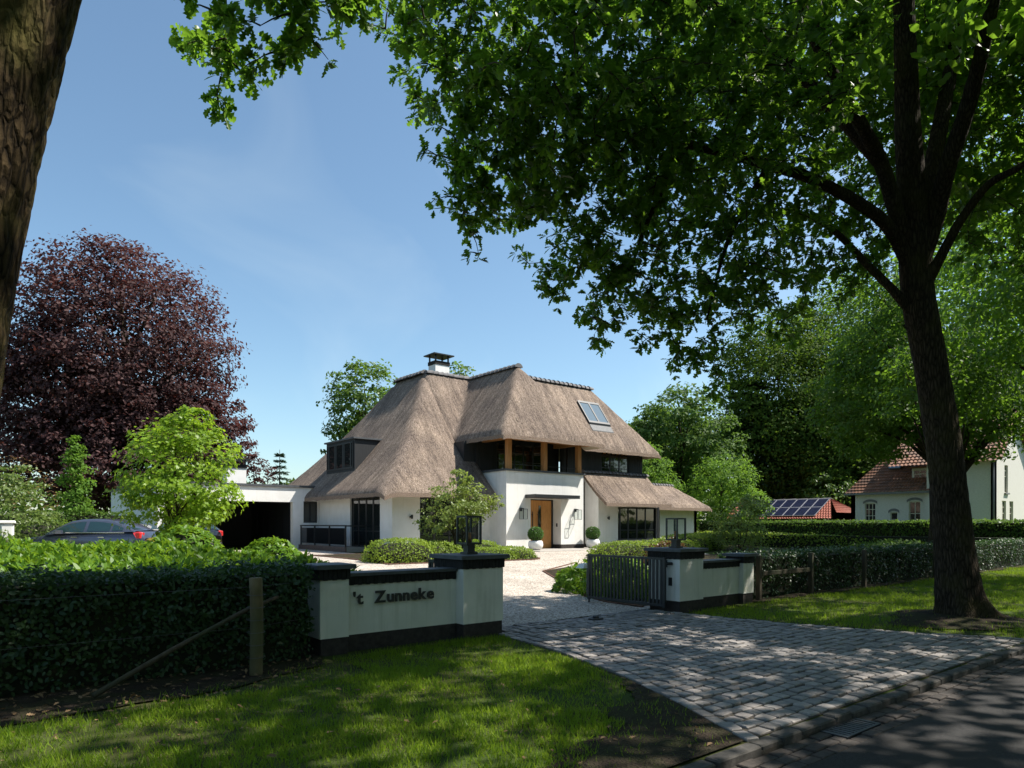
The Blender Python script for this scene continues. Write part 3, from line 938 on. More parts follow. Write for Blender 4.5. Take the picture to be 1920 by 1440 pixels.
# dark recess beside the porch, with a rain pipe
MB().box(25.0, 26.58, 26.5, 26.6, .3, 3.95).build('recess_panel', 'slate_cap', house)
MB().tube([(25.15,26.42,.45),(25.15,26.42,5.7)], .05, 10).build('rain_pipe', 'dark_frame', house)
for z in (1.6, 2.75):
    MB().box(25.02, 26.57, 26.485, 26.498, z, z+.03).build('panel_joint', 'dark_frame', house)
# plinths
MB().box(23.4, 24.995, 24.975, 24.998, .25, .66).box(24.972, 24.995, 25.0, 26.6, .25, .66).build('plinth', 'plinth_brick', house)
MB().box(23.372, 23.398, 24.99, 25.65, .25, .66).build('plinth', 'plinth_brick', house)
MB().box(26.572, 26.598, 25.48, 26.55, .25, .62).box(26.6, 28.2, 25.475, 25.50, .25, .62).build('plinth', 'plinth_brick', house)
# porch parapet cap and loggia floor
cap = MB().box(19.82, 25.05, 24.93, 25.45, 4.203, 4.285).box(19.82, 20.3, 25.452, 28.2, 4.203, 4.283).build('parapet_cap', 'slate_cap', house)
MB().box(20.3, 25.0, 25.452, 27.1, 4.05, 4.20).build('loggia_floor', 'slate_cap', house)
MB().box(20.2, 24.9, 25.16, 25.18, 4.52, 4.55).build('loggia_rail', 'dark_frame', house)
# loggia posts and eave beam
for x in (20.02, 22.27, 24.62):
    MB().bbox(x, x+.24, 25.02, 25.26, 4.287, 5.72, .012).build('post', 'oak_beam', house)
MB().bbox(19.35, 25.5, 24.98, 25.30, 5.705, 5.93, .01).build('eave_beam', 'oak_beam', house)
MB().bbox(19.98, 20.22, 25.31, 27.6, 5.70, 5.92, .01).build('eave_beam', 'oak_beam', house)
MB().bbox(24.66, 24.88, 25.31, 26.95, 5.70, 5.92, .01).build('eave_beam', 'oak_beam', house)
MB().box(19.35, 25.5, 24.45, 24.50, 5.66, 5.80).build('fascia', 'oak_beam', house)
MB().box(25.9, 32.0, 26.0, 26.05, 5.70, 5.86).build('fascia', 'oak_beam', house)
MB().box(31.75, 31.80, 26.06, 30.9, 5.75, 5.90).build('fascia', 'oak_beam', house)
MB().box(19.4, 25.3, 25.31, 27.04, 6.0, 6.05).build('loggia_ceiling', 'soffit', house)
# windows
window('x', 14.6, 27.4, 30.4, .45, 2.98, [.27,.5,.75], [.36], -1, house, .08, .08, .05)
window('y', 26.3, 16.0, 19.3, .50, 2.90, [.25,.5,.75], [.3], -1, house, .1, .08, .05)
window('y', 26.64, 28.0, 30.3, 4.62, 5.85, [.333,.667], [.2], -1, house, .02, .07, .05)
window('y', 27.05, 20.9, 24.15, 4.40, 5.82, [.18,.36,.55,.75], [.33,.66], -1, house, .02, .07, .045)
window('y', 25.503, 28.15, 31.5, .80, 2.62, [.08,.28,.5,.72], [.30], -1, house, .08, .08, .05)
window('y', 28.7, 34.9, 35.75, .45, 2.75, [], [], -1, house, .1, .09)
MB().box(31.46, 31.66, 25.47, 25.502, .3, 2.7).box(31.623, 31.66, 25.503, 26.5, .3, 2.9).build('corner_panel', 'dark_frame', house)
MB().box(28.05, 31.45, 25.40, 25.60, .72, .80).build('window_sill', 'slate_cap', house)
# small red-brown blinds seen in the upper window
for u in (28.2, 28.55, 28.95, 29.3, 29.7, 30.0):
    MB().box(u, u+.2, 26.655, 26.66, 5.66, 5.78).build('blind', 'oak_beam', house)
# front door in its recess
dz0 = .46
door = MB().box(21.56, 23.28, 25.60, 25.68, dz0, 2.86).build('door', 'door_wood', house)
bd = MB(); 
for k in range(13):
    z = dz0+.02+k*.24
    q = [(22.62, z-.60), (23.22, z), (23.22, z+.225), (22.62, z-.375)]
    q = [(a, min(max(b_, dz0+.01), 2.84)) for a, b_ in q]
    if max(t[1] for t in q)-min(t[1] for t in q) < .05: continue
    bd.add([(a, 25.588, b_) for a, b_ in q] + [(a, 25.605, b_) for a, b_ in q], [(0,1,2,3),(7,6,5,4),(0,4,5,1),(1,5,6,2),(2,6,7,3),(3,7,4,0)])
bd.build('door_board', 'door_wood', door)
for x in (21.62, 22.42):
    MB().box(x, x+.16, 25.585, 25.60, .75, 2.6).build('door_light', 'window_glass', door)
for x in (21.98, 22.34):
    MB().tube([(x,25.52,1.0),(x,25.52,2.3)], .022, 8).tube([(x,25.52,1.15),(x,25.6,1.15)], .014, 6).tube([(x,25.52,2.15),(x,25.6,2.15)], .014, 6).build('handle', 'dark_frame', door)
MB().box(21.42, 21.55, 25.58, 25.69, dz0, 2.91).box(23.29, 23.39, 25.58, 25.69, dz0, 2.91).box(21.55, 23.29, 25.58, 25.69, 2.865, 2.91).build('door_frame', 'dark_frame', house)
MB().box(21.42, 23.39, 25.70, 25.75, .25, 2.92).build('door_backing', 'black_board', house)
MB().box(23.385, 23.398, 25.25, 25.35, 1.55, 1.72).build('intercom', 'dark_frame', house)
MB().bbox(21.05, 23.95, 24.2, 24.995, 2.93, 3.10, .01).build('canopy', 'dark_frame', house)
MB().bbox(20.4, 25.6, 23.2, 25.58, .2, .46, .015).build('doorstep', 'paving', house)
# roof dormer on the left slope
dm = MB().box(15.0, 17.0, 30.72, 34.0, 4.1, 5.86).build('dormer', 'black_board', house)
MB().box(14.9, 17.1, 30.62, 34.1, 5.862, 5.94).build('dormer_roof', 'slate_cap', dm)
window('x', 14.985, 30.85, 33.87, 4.45, 5.74, [.08,.32,.37,.63,.68,.92], [], -1, dm, -.035, .06, .05)
# skylight in the right-hand slope
sl = MB()
def sky_pt(x, y, h): return (x, y, 5.86+1.40*(y-25.8)+h)
def slab(mb, x0, x1, y0, y1, h0, h1):
    vs = [sky_pt(x0,y0,h0),sky_pt(x1,y0,h0),sky_pt(x1,y1,h0),sky_pt(x0,y1,h0),sky_pt(x0,y0,h1),sky_pt(x1,y0,h1),sky_pt(x1,y1,h1),sky_pt(x0,y1,h1)]
    return mb.add(vs, [(0,3,2,1),(4,5,6,7),(0,1,5,4),(1,2,6,5),(2,3,7,6),(3,0,4,7)])
for x0, x1, y0, y1 in ((27.2,27.28,26.75,27.72),(28.82,28.9,26.75,27.72),(27.99,28.09,26.83,27.64),(27.28,28.82,26.75,26.83),(27.28,28.82,27.64,27.72)):
    slab(sl, x0, x1, y0, y1, -.1, .16)
skyl = sl.build('skylight', 'dark_frame', house)
for x0, x1 in ((27.28,27.99),(28.09,28.82)):
    slab(MB(), x0, x1, 26.83, 27.64, .09, .12).build('pane', 'skylight_glass', skyl)
slab(MB(), 27.2, 28.9, 26.50, 26.74, .0, .05).build('flashing', 'grey_trim', skyl)
# chimney
ch = MB().box(20.02, 20.92, 31.3, 32.0, 9.2, 10.35).build('chimney', 'white_stucco', house)
MB().box(19.99, 20.95, 31.27, 32.03, 10.352, 10.55).build('chimney_band', 'dark_brick', ch)
for x in (20.03, 20.84):
    for y in (31.32, 31.92): MB().box(x, x+.07, y, y+.07, 10.55, 10.86).build('cap_post', 'dark_frame', ch)
MB().add([(19.82,31.1,10.86),(21.12,31.1,10.86),(21.12,32.2,10.86),(19.82,32.2,10.86),(19.82,31.1,10.92),(21.12,31.1,10.92),(21.12,32.2,10.92),(19.82,32.2,10.92),(20.47,31.65,11.08)],
    [(3,2,1,0),(0,1,5,4),(1,2,6,5),(2,3,7,6),(3,0,4,7),(4,5,8),(5,6,8),(6,7,8),(7,4,8)]).build('chimney_cap', 'dark_frame', ch)
# terrace with balustrade on the left
MB().box(13.55, 14.595, 28.6, 34.0, .2, .62).build('terrace_base', 'paving', house)
MB().box(13.48, 13.545, 28.55, 34.0, .2, .64).build('terrace_plinth', surf('brown_plinth', (.13,.09,.075), (.19,.14,.12), 8, rough=.9), house)
bal = MB().box(13.52, 13.60, 28.66, 33.9, 1.58, 1.64).build('balustrade', 'dark_frame', house)
for k in range(4):
    y = 28.68+k*1.72
    MB().box(13.54, 13.60, y, y+.06, .641, 1.58).build('baluster', 'dark_frame', bal)
for k in range(3):
    y = 28.80+k*1.72
    MB().box(13.56, 13.58, y, y+1.54, .74, 1.50).build('panel', 'rail_glass', bal)
MB().box(13.6, 14.59, 28.66, 28.70, 1.57, 1.63).build('side_rail', 'dark_frame', bal)

# flat-roofed garage and carport wing
gar = thing('garage_wing', 'flat-roofed white garage wing with open carport and white chimney', 'garage', (10.5, 38, G0))
wall('wall', 'y', 34.0, 6.94, 14.58, .25, 3.55, [(7.25,13.2,.25,2.80),(13.75,14.5,1.75,2.85)], -1, .35, 'white_stucco', gar)
wall('wall', 'x', 6.94, 34.351, 46.0, .25, 3.55, [], -1, .3, 'white_stucco', gar)
MB().box(6.86, 14.62, 33.92, 46.1, 3.553, 3.66).build('roof_edge', 'slate_cap', gar)
MB().box(7.25, 14.5, 34.4, 46.0, 3.3, 3.5).build('ceiling', 'dark_frame', gar)
MB().box(7.25, 14.5, 40.5, 40.7, .25, 3.3).build('rear_wall', 'black_board', gar)
MB().box(13.25, 13.4, 34.36, 40.5, .25, 3.3).build('side_wall', 'black_board', gar)
for k in range(6):
    MB().box(13.21, 13.245, 34.5+k*.98, 35.44+k*.98, .3, 3.2).build('panel', 'dark_frame', gar)
window('y', 34.0, 13.75, 14.5, 1.75, 2.85, [.5], [], -1, gar, .06, .06)
gc = MB().box(10.9, 11.9, 37.2, 37.9, 3.66, 4.65).build('chimney', 'white_stucco', gar)
MB().box(10.86, 11.94, 37.16, 37.94, 4.652, 4.85).build('chimney_band', 'dark_brick', gc)
for x in (10.92, 11.82):
    for y in (37.22, 37.8): MB().box(x, x+.06, y, y+.06, 4.85, 5.08).build('cap_post', 'dark_frame', gc)
MB().box(10.72, 12.08, 37.0, 38.1, 5.08, 5.16).build('chimney_cap', 'dark_frame', gc)

# wall lanterns by the door, and small spot lamps
def wall_lantern(x, lab):
    t = thing('wall_lantern', lab, 'lantern', (x, 24.9, 2.2), 'lanterns flanking the front door')
    z0, z1 = 1.92, 2.40; y0, y1 = 24.62, 24.90; r = .13
    MB().box(x-.05, x+.05, 24.9, 24.998, 2.30, 2.46).box(x-.02, x+.02, 24.74, 24.9, 2.40, 2.44).build('bracket', 'dark_frame', t)
    f = MB()
    for sx in (-r, r):
        for y in (y0, y1): f.box(x+sx-.008, x+sx+.008, y-.008, y+.008, z0, z1)
    for z in (z0, z1):
        for sx in (-r, r): f.box(x+sx-.008, x+sx+.008, y0+.008, y1-.008, z-.008, z+.008)
        for y in (y0, y1): f.box(x-r+.008, x+r-.008, y-.008, y+.008, z-.008, z+.008)
    fr = f.build('frame', 'dark_frame', t)
    for y in (y0, y1): MB().add([(x-r+.009,y,z0+.009),(x+r-.009,y,z0+.009),(x+r-.009,y,z1-.009),(x-r+.009,y,z1-.009)],[(0,1,2,3)]).build('pane', 'lantern_glass', fr)
    for sx in (-r, r): MB().add([(x+sx,y0+.009,z0+.009),(x+sx,y1-.009,z0+.009),(x+sx,y1-.009,z1-.009),(x+sx,y0+.009,z1-.009)],[(0,1,2,3)]).build('pane', 'lantern_glass', fr)
    MB().tube([(x,24.76,2.39),(x,24.76,2.05)], .02, 8).build('lamp_holder', 'dark_frame', t)
wall_lantern(20.75, 'glass box wall lantern on the porch wall, on the handle side of the door')
wall_lantern(24.35, 'glass box wall lantern on the porch wall, beside the intercom reveal')
def spot(x, y, lab):
    t = thing('wall_spot', lab, 'lamp', (x, y, 2.0), 'black spot lamps on the white walls')
    MB().tube([(x,y-.02,1.92),(x,y-.02,2.10)], .045, 12).build('barrel', 'dark_frame', t)
    MB().box(x-.12, x-.045, y-.03, y-.004, 1.97, 2.05).build('bracket', 'dark_frame', t)
spot(15.55, 26.24, 'small black spot lamp on the white corner wall under the big left thatch')
spot(27.35, 25.44, 'small black spot lamp between the recess and the wide right window')
spot(33.3, 28.64, 'small black spot lamp on the low far right wing')
# potted box balls
def pot(x, y, lab):
    z = .46
    t = thing('potted_box_ball', lab, 'plant pot', (x, y, z), 'potted box balls by the door')
    MB().lathe([(.20,z),(.31,z+.08),(.36,z+.22),(.345,z+.36),(.30,z+.44),(.275,z+.44),(.27,z+.40)], x, y, 28).build('pot', 'pot_white', t)
    n = 2600
    d = rnd_dirs(n); d = d[d[:,2] > -.75]
    put('foliage', surf_leaves('foliage', np.array([x,y,z+.75])+d*.36*np.array([1,1,.92])*RNG.uniform(.93,1.02,(len(d),1)), d, .055), 'topiary_leaf', t)
    MB().lathe([(.12,z+.42),(.30,z+.55),(.345,z+.75),(.28,z+.97),(.1,z+1.07)], x, y, 16).build('core', 'hedge_core', t)
pot(21.15, 24.35, 'clipped box ball in white bowl pot left by the wooden door')
pot(25.1, 24.45, 'clipped box ball in white bowl pot by the dark recess beside the porch')

# ------------------------------------------------------------------ entrance walls, gate, lanterns, fences
def pillar(x0, y0, w, d, h, name, label, group):
    t = thing(name, label, 'pillar', (x0+w/2, y0+d/2, 0), group)
    x1, y1 = x0+w, y0+d
    MB().bbox(x0+.012, x1-.012, y0+.012, y1-.012, -.1, .21, .004).build('plinth', 'plinth_brick', t)
    MB().bbox(x0, x1, y0, y1, .211, h-.20, .004).build('shaft', 'gate_stucco', t)
    # upright dark brick course
    b = MB(); n = max(3, round(w/.058))
    for k in range(n):
        u = x0-.02+(w+.04)*k/n; v = x0-.02+(w+.04)*(k+1)/n-.007
        b.box(u, v, y0-.02, y0+.04, h-.199-.006*(k % 2), h-.062); b.box(u, v, y1-.04, y1+.02, h-.199, h-.062)
    n = max(3, round(d/.058))
    for k in range(n):
        u = y0+.041+(d-.082)*k/n; v = y0+.041+(d-.082)*(k+1)/n-.007
        b.box(x0-.02, x0+.04, u, v, h-.199-.006*(k % 2), h-.062); b.box(x1-.04, x1+.02, u, v, h-.199, h-.062)
    o = b.build('brick_course', 'dark_brick', t); o['kind'] = 'stuff'
    MB().box(x0+.045, x1-.045, y0+.045, y1-.045, h-.199, h-.061).build('core', 'plinth_brick', t)
    MB().bbox(x0-.075, x1+.075, y0-.075, y1+.075, h-.06, h, .006).build('coping', 'slate_cap', t)
    return t
def low_wall(x0, x1, y0, y1, h, name, label, cat='wall'):
    t = thing(name, label, cat, ((x0+x1)/2, (y0+y1)/2, 0))
    MB().box(x0+.002, x1-.002, y0+.01, y1-.01, -.1, .21).build('plinth', 'plinth_brick', t)
    MB().box(x0+.002, x1-.002, y0, y1, .211, h-.16).build('panel', 'gate_stucco', t)
    b = MB(); n = round((x1-x0)/.06)
    for k in range(n):
        u = x0+.004+(x1-x0-.008)*k/n; v = x0+.004+(x1-x0-.008)*(k+1)/n-.007
        b.box(u, v, y0-.02, y0+.05, h-.159-.006*(k % 2), h-.046); b.box(u, v, y1-.05, y1+.02, h-.159, h-.046)
    o = b.build('brick_course', 'dark_brick', t); o['kind'] = 'stuff'
    MB().box(x0+.004, x1-.004, y0+.055, y1-.055, h-.159, h-.045).build('core', 'plinth_brick', t)
    MB().bbox(x0+.002, x1-.002, y0-.05, y1+.05, h-.044, h, .005).build('coping', 'slate_cap', t)
    return t
pillar(5.78, 8.28, .75, .75, 1.23, 'gate_pillar', 'square white gate pillar at the end of the wall with the name', 'white gate pillars')
pillar(10.70, 8.12, .75, .75, 1.22, 'gate_pillar', 'square white gate pillar with a black slot, hinging the open gate leaf', 'white gate pillars')
pillar(3.60, 8.36, .40, .40, 1.17, 'end_pillar', 'slim white end pillar between clipped hedge and name wall', 'slim white end pillars')
pillar(12.98, 8.20, .40, .40, 1.06, 'end_pillar', 'slim white end pillar beside the rail fence', 'slim white end pillars')
sign = low_wall(4.0, 5.78, 8.47, 8.75, 1.04, 'name_wall', 'low white wall carrying the raised dark lettering of the house name')
low_wall(11.45, 12.98, 8.30, 8.58, .95, 'garden_wall', 'plain low white wall between the gate pillar with a slot and a slim pillar')
MB().box(10.688, 10.699, 8.30, 8.38, .50, .66).build('letter_slot', 'dark_frame', bpy.data.objects['gate_pillar.001'])

# raised lettering, one mesh for each character
def letter(ch, x, z, size, sx):
    cu = bpy.data.curves.new('letter', 'FONT'); cu.body = ch; cu.size = size; cu.extrude = .009; cu.offset = .006; cu.resolution_u = 3
    tmp = bpy.data.objects.new('tmp', cu); C.objects.link(tmp)
    dg_ = bpy.context.evaluated_depsgraph_get()
    me = bpy.data.meshes.new_from_object(tmp.evaluated_get(dg_))
    bpy.data.objects.remove(tmp); bpy.data.curves.remove(cu)
    xs = [v.co.x for v in me.vertices]; lo, hi = min(xs), max(xs)
    for v in me.vertices:
        a, b_, c_ = v.co
        v.co = (x+(a-lo)*sx, 8.435-c_, z+b_)
    me.materials.clear(); me.name = 'letter'
    put('letter', me, 'dark_frame', sign)
    return (hi-lo)*sx
SZ = .228
x = 4.10
x += letter("'", x, .62, SZ, 1.0)+.016
letter('t', x, .62, SZ, 1.1)
x = 4.41
for c_ in 'Zunneke': x += letter(c_, x, .62, SZ, 1.08)+(.010 if c_ == 'k' else .019)

# pillar-top lanterns
def pillar_lantern(x, y, z, lab):
    t = thing('pillar_lantern', lab, 'lantern', (x, y, z), 'box lanterns on the gate pillars')
    MB().bbox(x-.10, x+.10, y-.10, y+.10, z, z+.035, .005).build('base_plate', 'gate_metal', t)
    MB().box(x-.065, x+.065, y-.065, y+.065, z+.035, z+.16).build('socket_box', 'gate_metal', t)
    a = .128; z0, z1 = z+.165, z+.58; r = .014
    f = MB()
    for sx in (-a, a):
        for sy in (-a, a): f.box(x+sx-r, x+sx+r, y+sy-r, y+sy+r, z0+r, z1-r)
    for zz in (z0, z1):
        for s_ in (-a, a):
            f.box(x-a-r, x+a+r, y+s_-r, y+s_+r, zz-r, zz+r); f.box(x+s_-r, x+s_+r, y-a+r, y+a-r, zz-r, zz+r)
    fr = f.build('frame', 'gate_metal', t)
    MB().box(x-a+.016, x+a-.016, y-a+.016, y+a-.016, z0-.004, z0+.004).build('floor', 'gate_metal', fr)
    for s_ in (-a, a):
        MB().add([(x-a+.012,y+s_,z0+.012),(x+a-.012,y+s_,z0+.012),(x+a-.012,y+s_,z1-.012),(x-a+.012,y+s_,z1-.012)],[(0,1,2,3)]).build('pane', 'lantern_glass', fr)
        MB().add([(x+s_,y-a+.012,z0+.012),(x+s_,y+a-.012,z0+.012),(x+s_,y+a-.012,z1-.012),(x+s_,y-a+.012,z1-.012)],[(0,1,2,3)]).build('pane', 'lantern_glass', fr)
    MB().tube([(x,y,z0),(x,y,z0+.17)], .035, 12).build('lamp_holder', 'socket_copper', t)
    MB().lathe([(.02,z0+.171),(.035,z0+.20),(.045,z0+.25),(.03,z0+.29),(.008,z0+.305)], x, y, 14).build('bulb', 'lantern_glass', t)
pillar_lantern(6.15, 8.655, 1.23, 'black framed glass lantern on the pillar at the end of the name wall')
pillar_lantern(11.07, 8.495, 1.22, 'black framed glass lantern on the pillar that hinges the open gate')

# gate leaves swung open into the drive
def gate_leaf(x, y0, y1, lab):
    t = thing('gate_leaf', lab, 'gate', (x, y0, 0), 'slatted gate leaves')
    f = MB()
    f.box(x-.025, x+.025, y0, y0+.06, .08, 1.05).box(x-.025, x+.025, y1-.06, y1, .08, 1.05)
    f.box(x-.022, x+.022, y0+.06, y1-.06, 1.00, 1.047).box(x-.022, x+.022, y0+.06, y1-.06, .10, .15)
    f.build('frame', 'gate_metal', t)
    n = 21
    for k in range(n):
        y = y0+.085+(y1-y0-.17-.045)*k/(n-1)
        MB().box(x-.012, x+.012, y, y+.045, .15, 1.0).build('slat', 'gate_metal', t)
    MB().tube([(x+.03,y0+.03,.93),(x+.14,y0-.05,.93)], .03, 10).box(x+.03, x+.06, y0, y0+.10, .86, 1.0).build('hinge', 'gate_metal', t)
    MB().tube([(x,y1-.03,.0),(x,y1-.03,.08)], .02, 8).build('ground_bolt', 'gate_metal', t)
gate_leaf(10.55, 8.34, 10.42, 'dark grey slatted gate leaf standing open beside the slot pillar')
gate_leaf(6.68, 8.70, 10.65, 'dark grey slatted gate leaf swung open behind the name wall pillar')
gs = thing('gate_stop', 'low dark metal gate stop on the setts', 'gate stop', (8.75, 8.45, 0))
MB().bbox(8.62, 8.88, 8.38, 8.52, -.01, .035, .01).build('plate', 'dark_frame', gs)
MB().bbox(8.70, 8.80, 8.41, 8.49, .035, .075, .012).build('catch', 'gate_metal', gs)

# garden path light
pl = thing('path_light', 'small post light with tilted white hood beside the open gate', 'garden light', (11.15, 11.0, .05))
MB().bbox(11.11, 11.18, 10.96, 11.03, .0, .72, .005).build('post', 'slate_cap', pl)
MB().add([(10.86,10.88,.70),(11.14,10.88,.70),(11.14,11.12,.70),(10.86,11.12,.70),(10.95,10.92,.80),(11.14,10.92,.80),(11.14,11.08,.80),(10.95,11.08,.80)],[(3,2,1,0),(4,5,6,7),(0,1,5,4),(1,2,6,5),(2,3,7,6),(3,0,4,7)]).build('hood', 'white_plastic', pl)

# fences along the hedges
surf('fence_wood_dark', (.045,.036,.024), (.10,.08,.055), 16, 5, .9, .5, 40, .008, (1,1,.15), c3=(.05,.055,.03), scale2=2)
def wob_post(p, d): return 1+.05*mnoise.noise(p*6)
def round_post(x, y, h, r, t, name='post'):
    pts = [(x+.01*math.sin(z*3), y, z) for z in np.linspace(-.1, h, 10)]
    return MB().tube(pts, [r*(1.05-.05*i/9) for i in range(10)], 16, wob=wob_post).build(name, 'fence_wood', t)
fl = thing('wire_fence', 'weathered round fence post with diagonal brace and wires along the clipped left hedge', 'fence', (2.6, 7.8, 0))
round_post(2.60, 7.80, 1.09, .07, fl)
MB().tube([(2.98,8.16,.82),(2.55,8.03,.70),(1.75,7.86,.37),(1.0,7.62,.05)], [.022,.024,.026,.028], 10, wob=wob_post).build('brace', 'fence_wood_dark', fl)
for z in (.98, .52):
    MB().tube([(-7,8.16,z),(-2,8.12,z-.01),(2.60,7.90,z),(3.6,8.35,z)], .002, 5).build('wire', 'wire', fl)
for k in range(6):
    a = k*.14+.2
    MB().tube([(2.60+.1*math.cos(t_), 7.80+.1*math.sin(t_), a) for t_ in np.linspace(0, 6.28, 13)], .003, 4).build('tie', 'wire', fl)
fr_ = thing('rail_fence', 'dark timber post and rail fence in front of the right hedge', 'fence', (16, 8.3, 0))
for x in (13.75, 16.05, 18.9, 23.8):
    MB().bbox(x-.05, x+.05, 8.25, 8.35, -.1, 1.0, .008).build('post', 'fence_wood_dark', fr_)
for x0, x1 in ((13.8,16.0),):
    MB().bbox(x0, x1, 8.28, 8.33, .55, .64, .006).build('rail', 'fence_wood_dark', fr_)
cb = thing('service_cabinet', 'white rounded service cabinet standing before the left shrubs', 'cabinet', (1.2, 27.0, .42))
MB().bbox(.98, 1.36, 26.8, 27.2, .4, 1.72, .06).build('body', 'white_plastic', cb)
MB().bbox(.94, 1.40, 26.76, 27.24, 1.72, 1.80, .03).build('lid', 'white_plastic', cb)

# ------------------------------------------------------------------ cars on the gravel
def make_car(name, label, paint, group, plate_rear=False):
    t = thing(name, label, 'car', (0, 0, 0), group)
    # lower body lofted along x (front at +x)
    st = [(2.22,.30,.55,.52),(2.15,.24,.66,.70),(1.9,.20,.76,.78),(1.4,.18,.84,.83),(.95,.17,.93,.86),(0,.17,.95,.875),(-.9,.17,.98,.875),(-1.6,.18,1.01,.86),(-1.95,.22,1.02,.82),(-2.18,.30,.98,.74),(-2.27,.38,.80,.68)]
    V = []; F = []; n = 12
    for x, zb, zt, w in st:
        h = zt-zb
        half = [(0,zb),(w*.8,zb),(w*.97,zb+.10),(w,zb+h*.45),(w*.985,zb+h*.72),(w*.93,zb+h*.93),(w*.6,zt)]
        ring = half + [(-a, c) for a, c in half[:0:-1]][0:6]
        ring = ring[:7] + [(-a, c) for a, c in reversed(half[1:7])]
        V += [(x, a, c) for a, c in ring]
    k = 13
    for i in range(len(st)-1):
        for j in range(k):
            F.append((i*k+j, i*k+(j+1) % k, (i+1)*k+(j+1) % k, (i+1)*k+j))
    F.append(tuple(range(k))); F.append(tuple(range(len(st)*k-1, (len(st)-1)*k-1, -1)))
    mb = MB(); mb.add(V, F, True); body = mb.build('body', paint, t)
    # cabin
    cs = [(1.0,.93),(.62,1.16),(.25,1.35),(-.1,1.41),(-.5,1.425),(-.9,1.40),(-1.25,1.34),(-1.6,1.22),(-2.0,1.02)]
    belt = lambda x: .93+.03*(1.0-x)
    wz = lambda z: .81-.24*max(0, (z-.95))/.48
    V = []; F = []
    for x, zt in cs:
        b_ = belt(x)-.02; w = wz(zt)
        V += [(x,.82,b_),(x,w+.03,zt-.05),(x,w-.08,zt+.005),(x,0,zt+.025),(x,-w+.08,zt+.005),(x,-w-.03,zt-.05),(x,-.82,b_)]
    for i in range(len(cs)-1):
        for j in range(6): F.append((i*7+j, i*7+j+1, (i+1)*7+j+1, (i+1)*7+j))
    mb = MB(); mb.add(V, F, True); mb.build('cabin', paint, t)
    def top(x):
        for (x1, z1), (x2, z2) in zip(cs, cs[1:]):
            if x2 <= x <= x1: return z1+(z2-z1)*(x-x1)/(x2-x1)
    for s in (-1, 1):
        for x0, x1 in ((.66,-.30),(-.42,-1.18),(-1.26,-1.62)):
            xs_ = np.linspace(x0, x1, 6)
            lo = [(x, belt(x)+.03) for x in xs_]; hi = [(x, max(top(x)-.085, belt(x)+.035)) for x in reversed(xs_)]
            poly = lo+hi
            yv = lambda x, z: .82+((wz(top(x))+.03)-.82)*(z-belt(x)+.02)/max(.05, top(x)-.05-belt(x)+.02)
            mb = MB(); mb.add([(x, s*(yv(x, z)+.008), z) for x, z in poly], [tuple(range(len(poly)))])
            mb.build('side_window', 'car_glass', t)
        MB().box(.34, .52, s*.86-.10 if s < 0 else .86, s*.86 if s < 0 else .96, .93, 1.05).build('mirror', paint, t)
        for x in (-.05, -.95):
            MB().box(x-.1, x+.1, min(s*.87, s*.892), max(s*.87, s*.892), .80, .83).build('handle', 'chrome', t)
        MB().box(-1.7, .7, min(s*.832, s*.85), max(s*.832, s*.85), .955, .975).build('window_trim', 'chrome', t)
        mb = MB(); mb.add([(-2.06,s*.80,.80),(-2.22,s*.66,.80),(-2.235,s*.60,.96),(-2.10,s*.70,1.0),(-1.95,s*.80,.98)], [(0,1,2,3,4)]); mb.build('tail_light', 'tail_red', t)
        MB().bbox(-2.19, -2.02, min(s*.58, s*.775), max(s*.58, s*.775), .78, .985, .03).build('tail_light', 'tail_red', t)
        MB().bbox(1.93, 2.14, min(s*.45, s*.72), max(s*.45, s*.72), .58, .71, .03).build('headlight', 'head_glass', t)
        for x in (1.38, -1.35):
            w = MB().tube([(x, s*.66, .31), (x, s*.885, .31)], .31, 28).build('wheel', 'tyre', t)
            MB().tube([(x, s*.87, .31), (x, s*.892, .31)], .20, 20).build('rim', 'chrome', w)
    def quad(nm, x0, x1, inset, mat):
        z0, z1 = top(x0), top(x1); w0, w1 = wz(z0)-.06, wz(z1)-.1
        mb = MB(); mb.add([(x0, -w0, z0+.02), (x0, w0, z0+.02), (x1, w1, z1+.02), (x1, -w1, z1+.02)], [(0,1,2,3)])
        mb.build(nm, mat, t)
    quad('windscreen', .92, .30, 0, 'car_glass')
    quad('rear_window', -1.34, -1.92, 0, 'car_glass')
    MB().box(-2.285, -2.27, -.26, .26, .58, .69).build('number_plate', 'plate_yellow', t)
    MB().bbox(-2.30, -2.15, -.70, .70, .32, .52, .04).build('bumper', 'car_trim', t)
    return t
car = make_car('parked_car', 'dark blue saloon car parked side-on behind the laurel bushes', 'car_paint', 'cars parked on the gravel')
car.scale = (1.06, 1, 1); car.location = (3.55, 27.5, .435); car.rotation_euler = (0, 0, math.atan2(.70, -.71))
car2 = make_car('parked_car', 'black car parked before the open carport, half hidden by the lime green maple', 'car_paint_dark', 'cars parked on the gravel')
car2.location = (7.3, 31.1, .435); car2.rotation_euler = (0, 0, math.radians(98))

# ------------------------------------------------------------------ vegetation
def ell_pts(n, c, r, lo=0.0):
    d = rnd_dirs(n); u = RNG.uniform(lo**3, 1, (n, 1))**(1/3)
    return np.array(c)+d*u*np.array(r), d

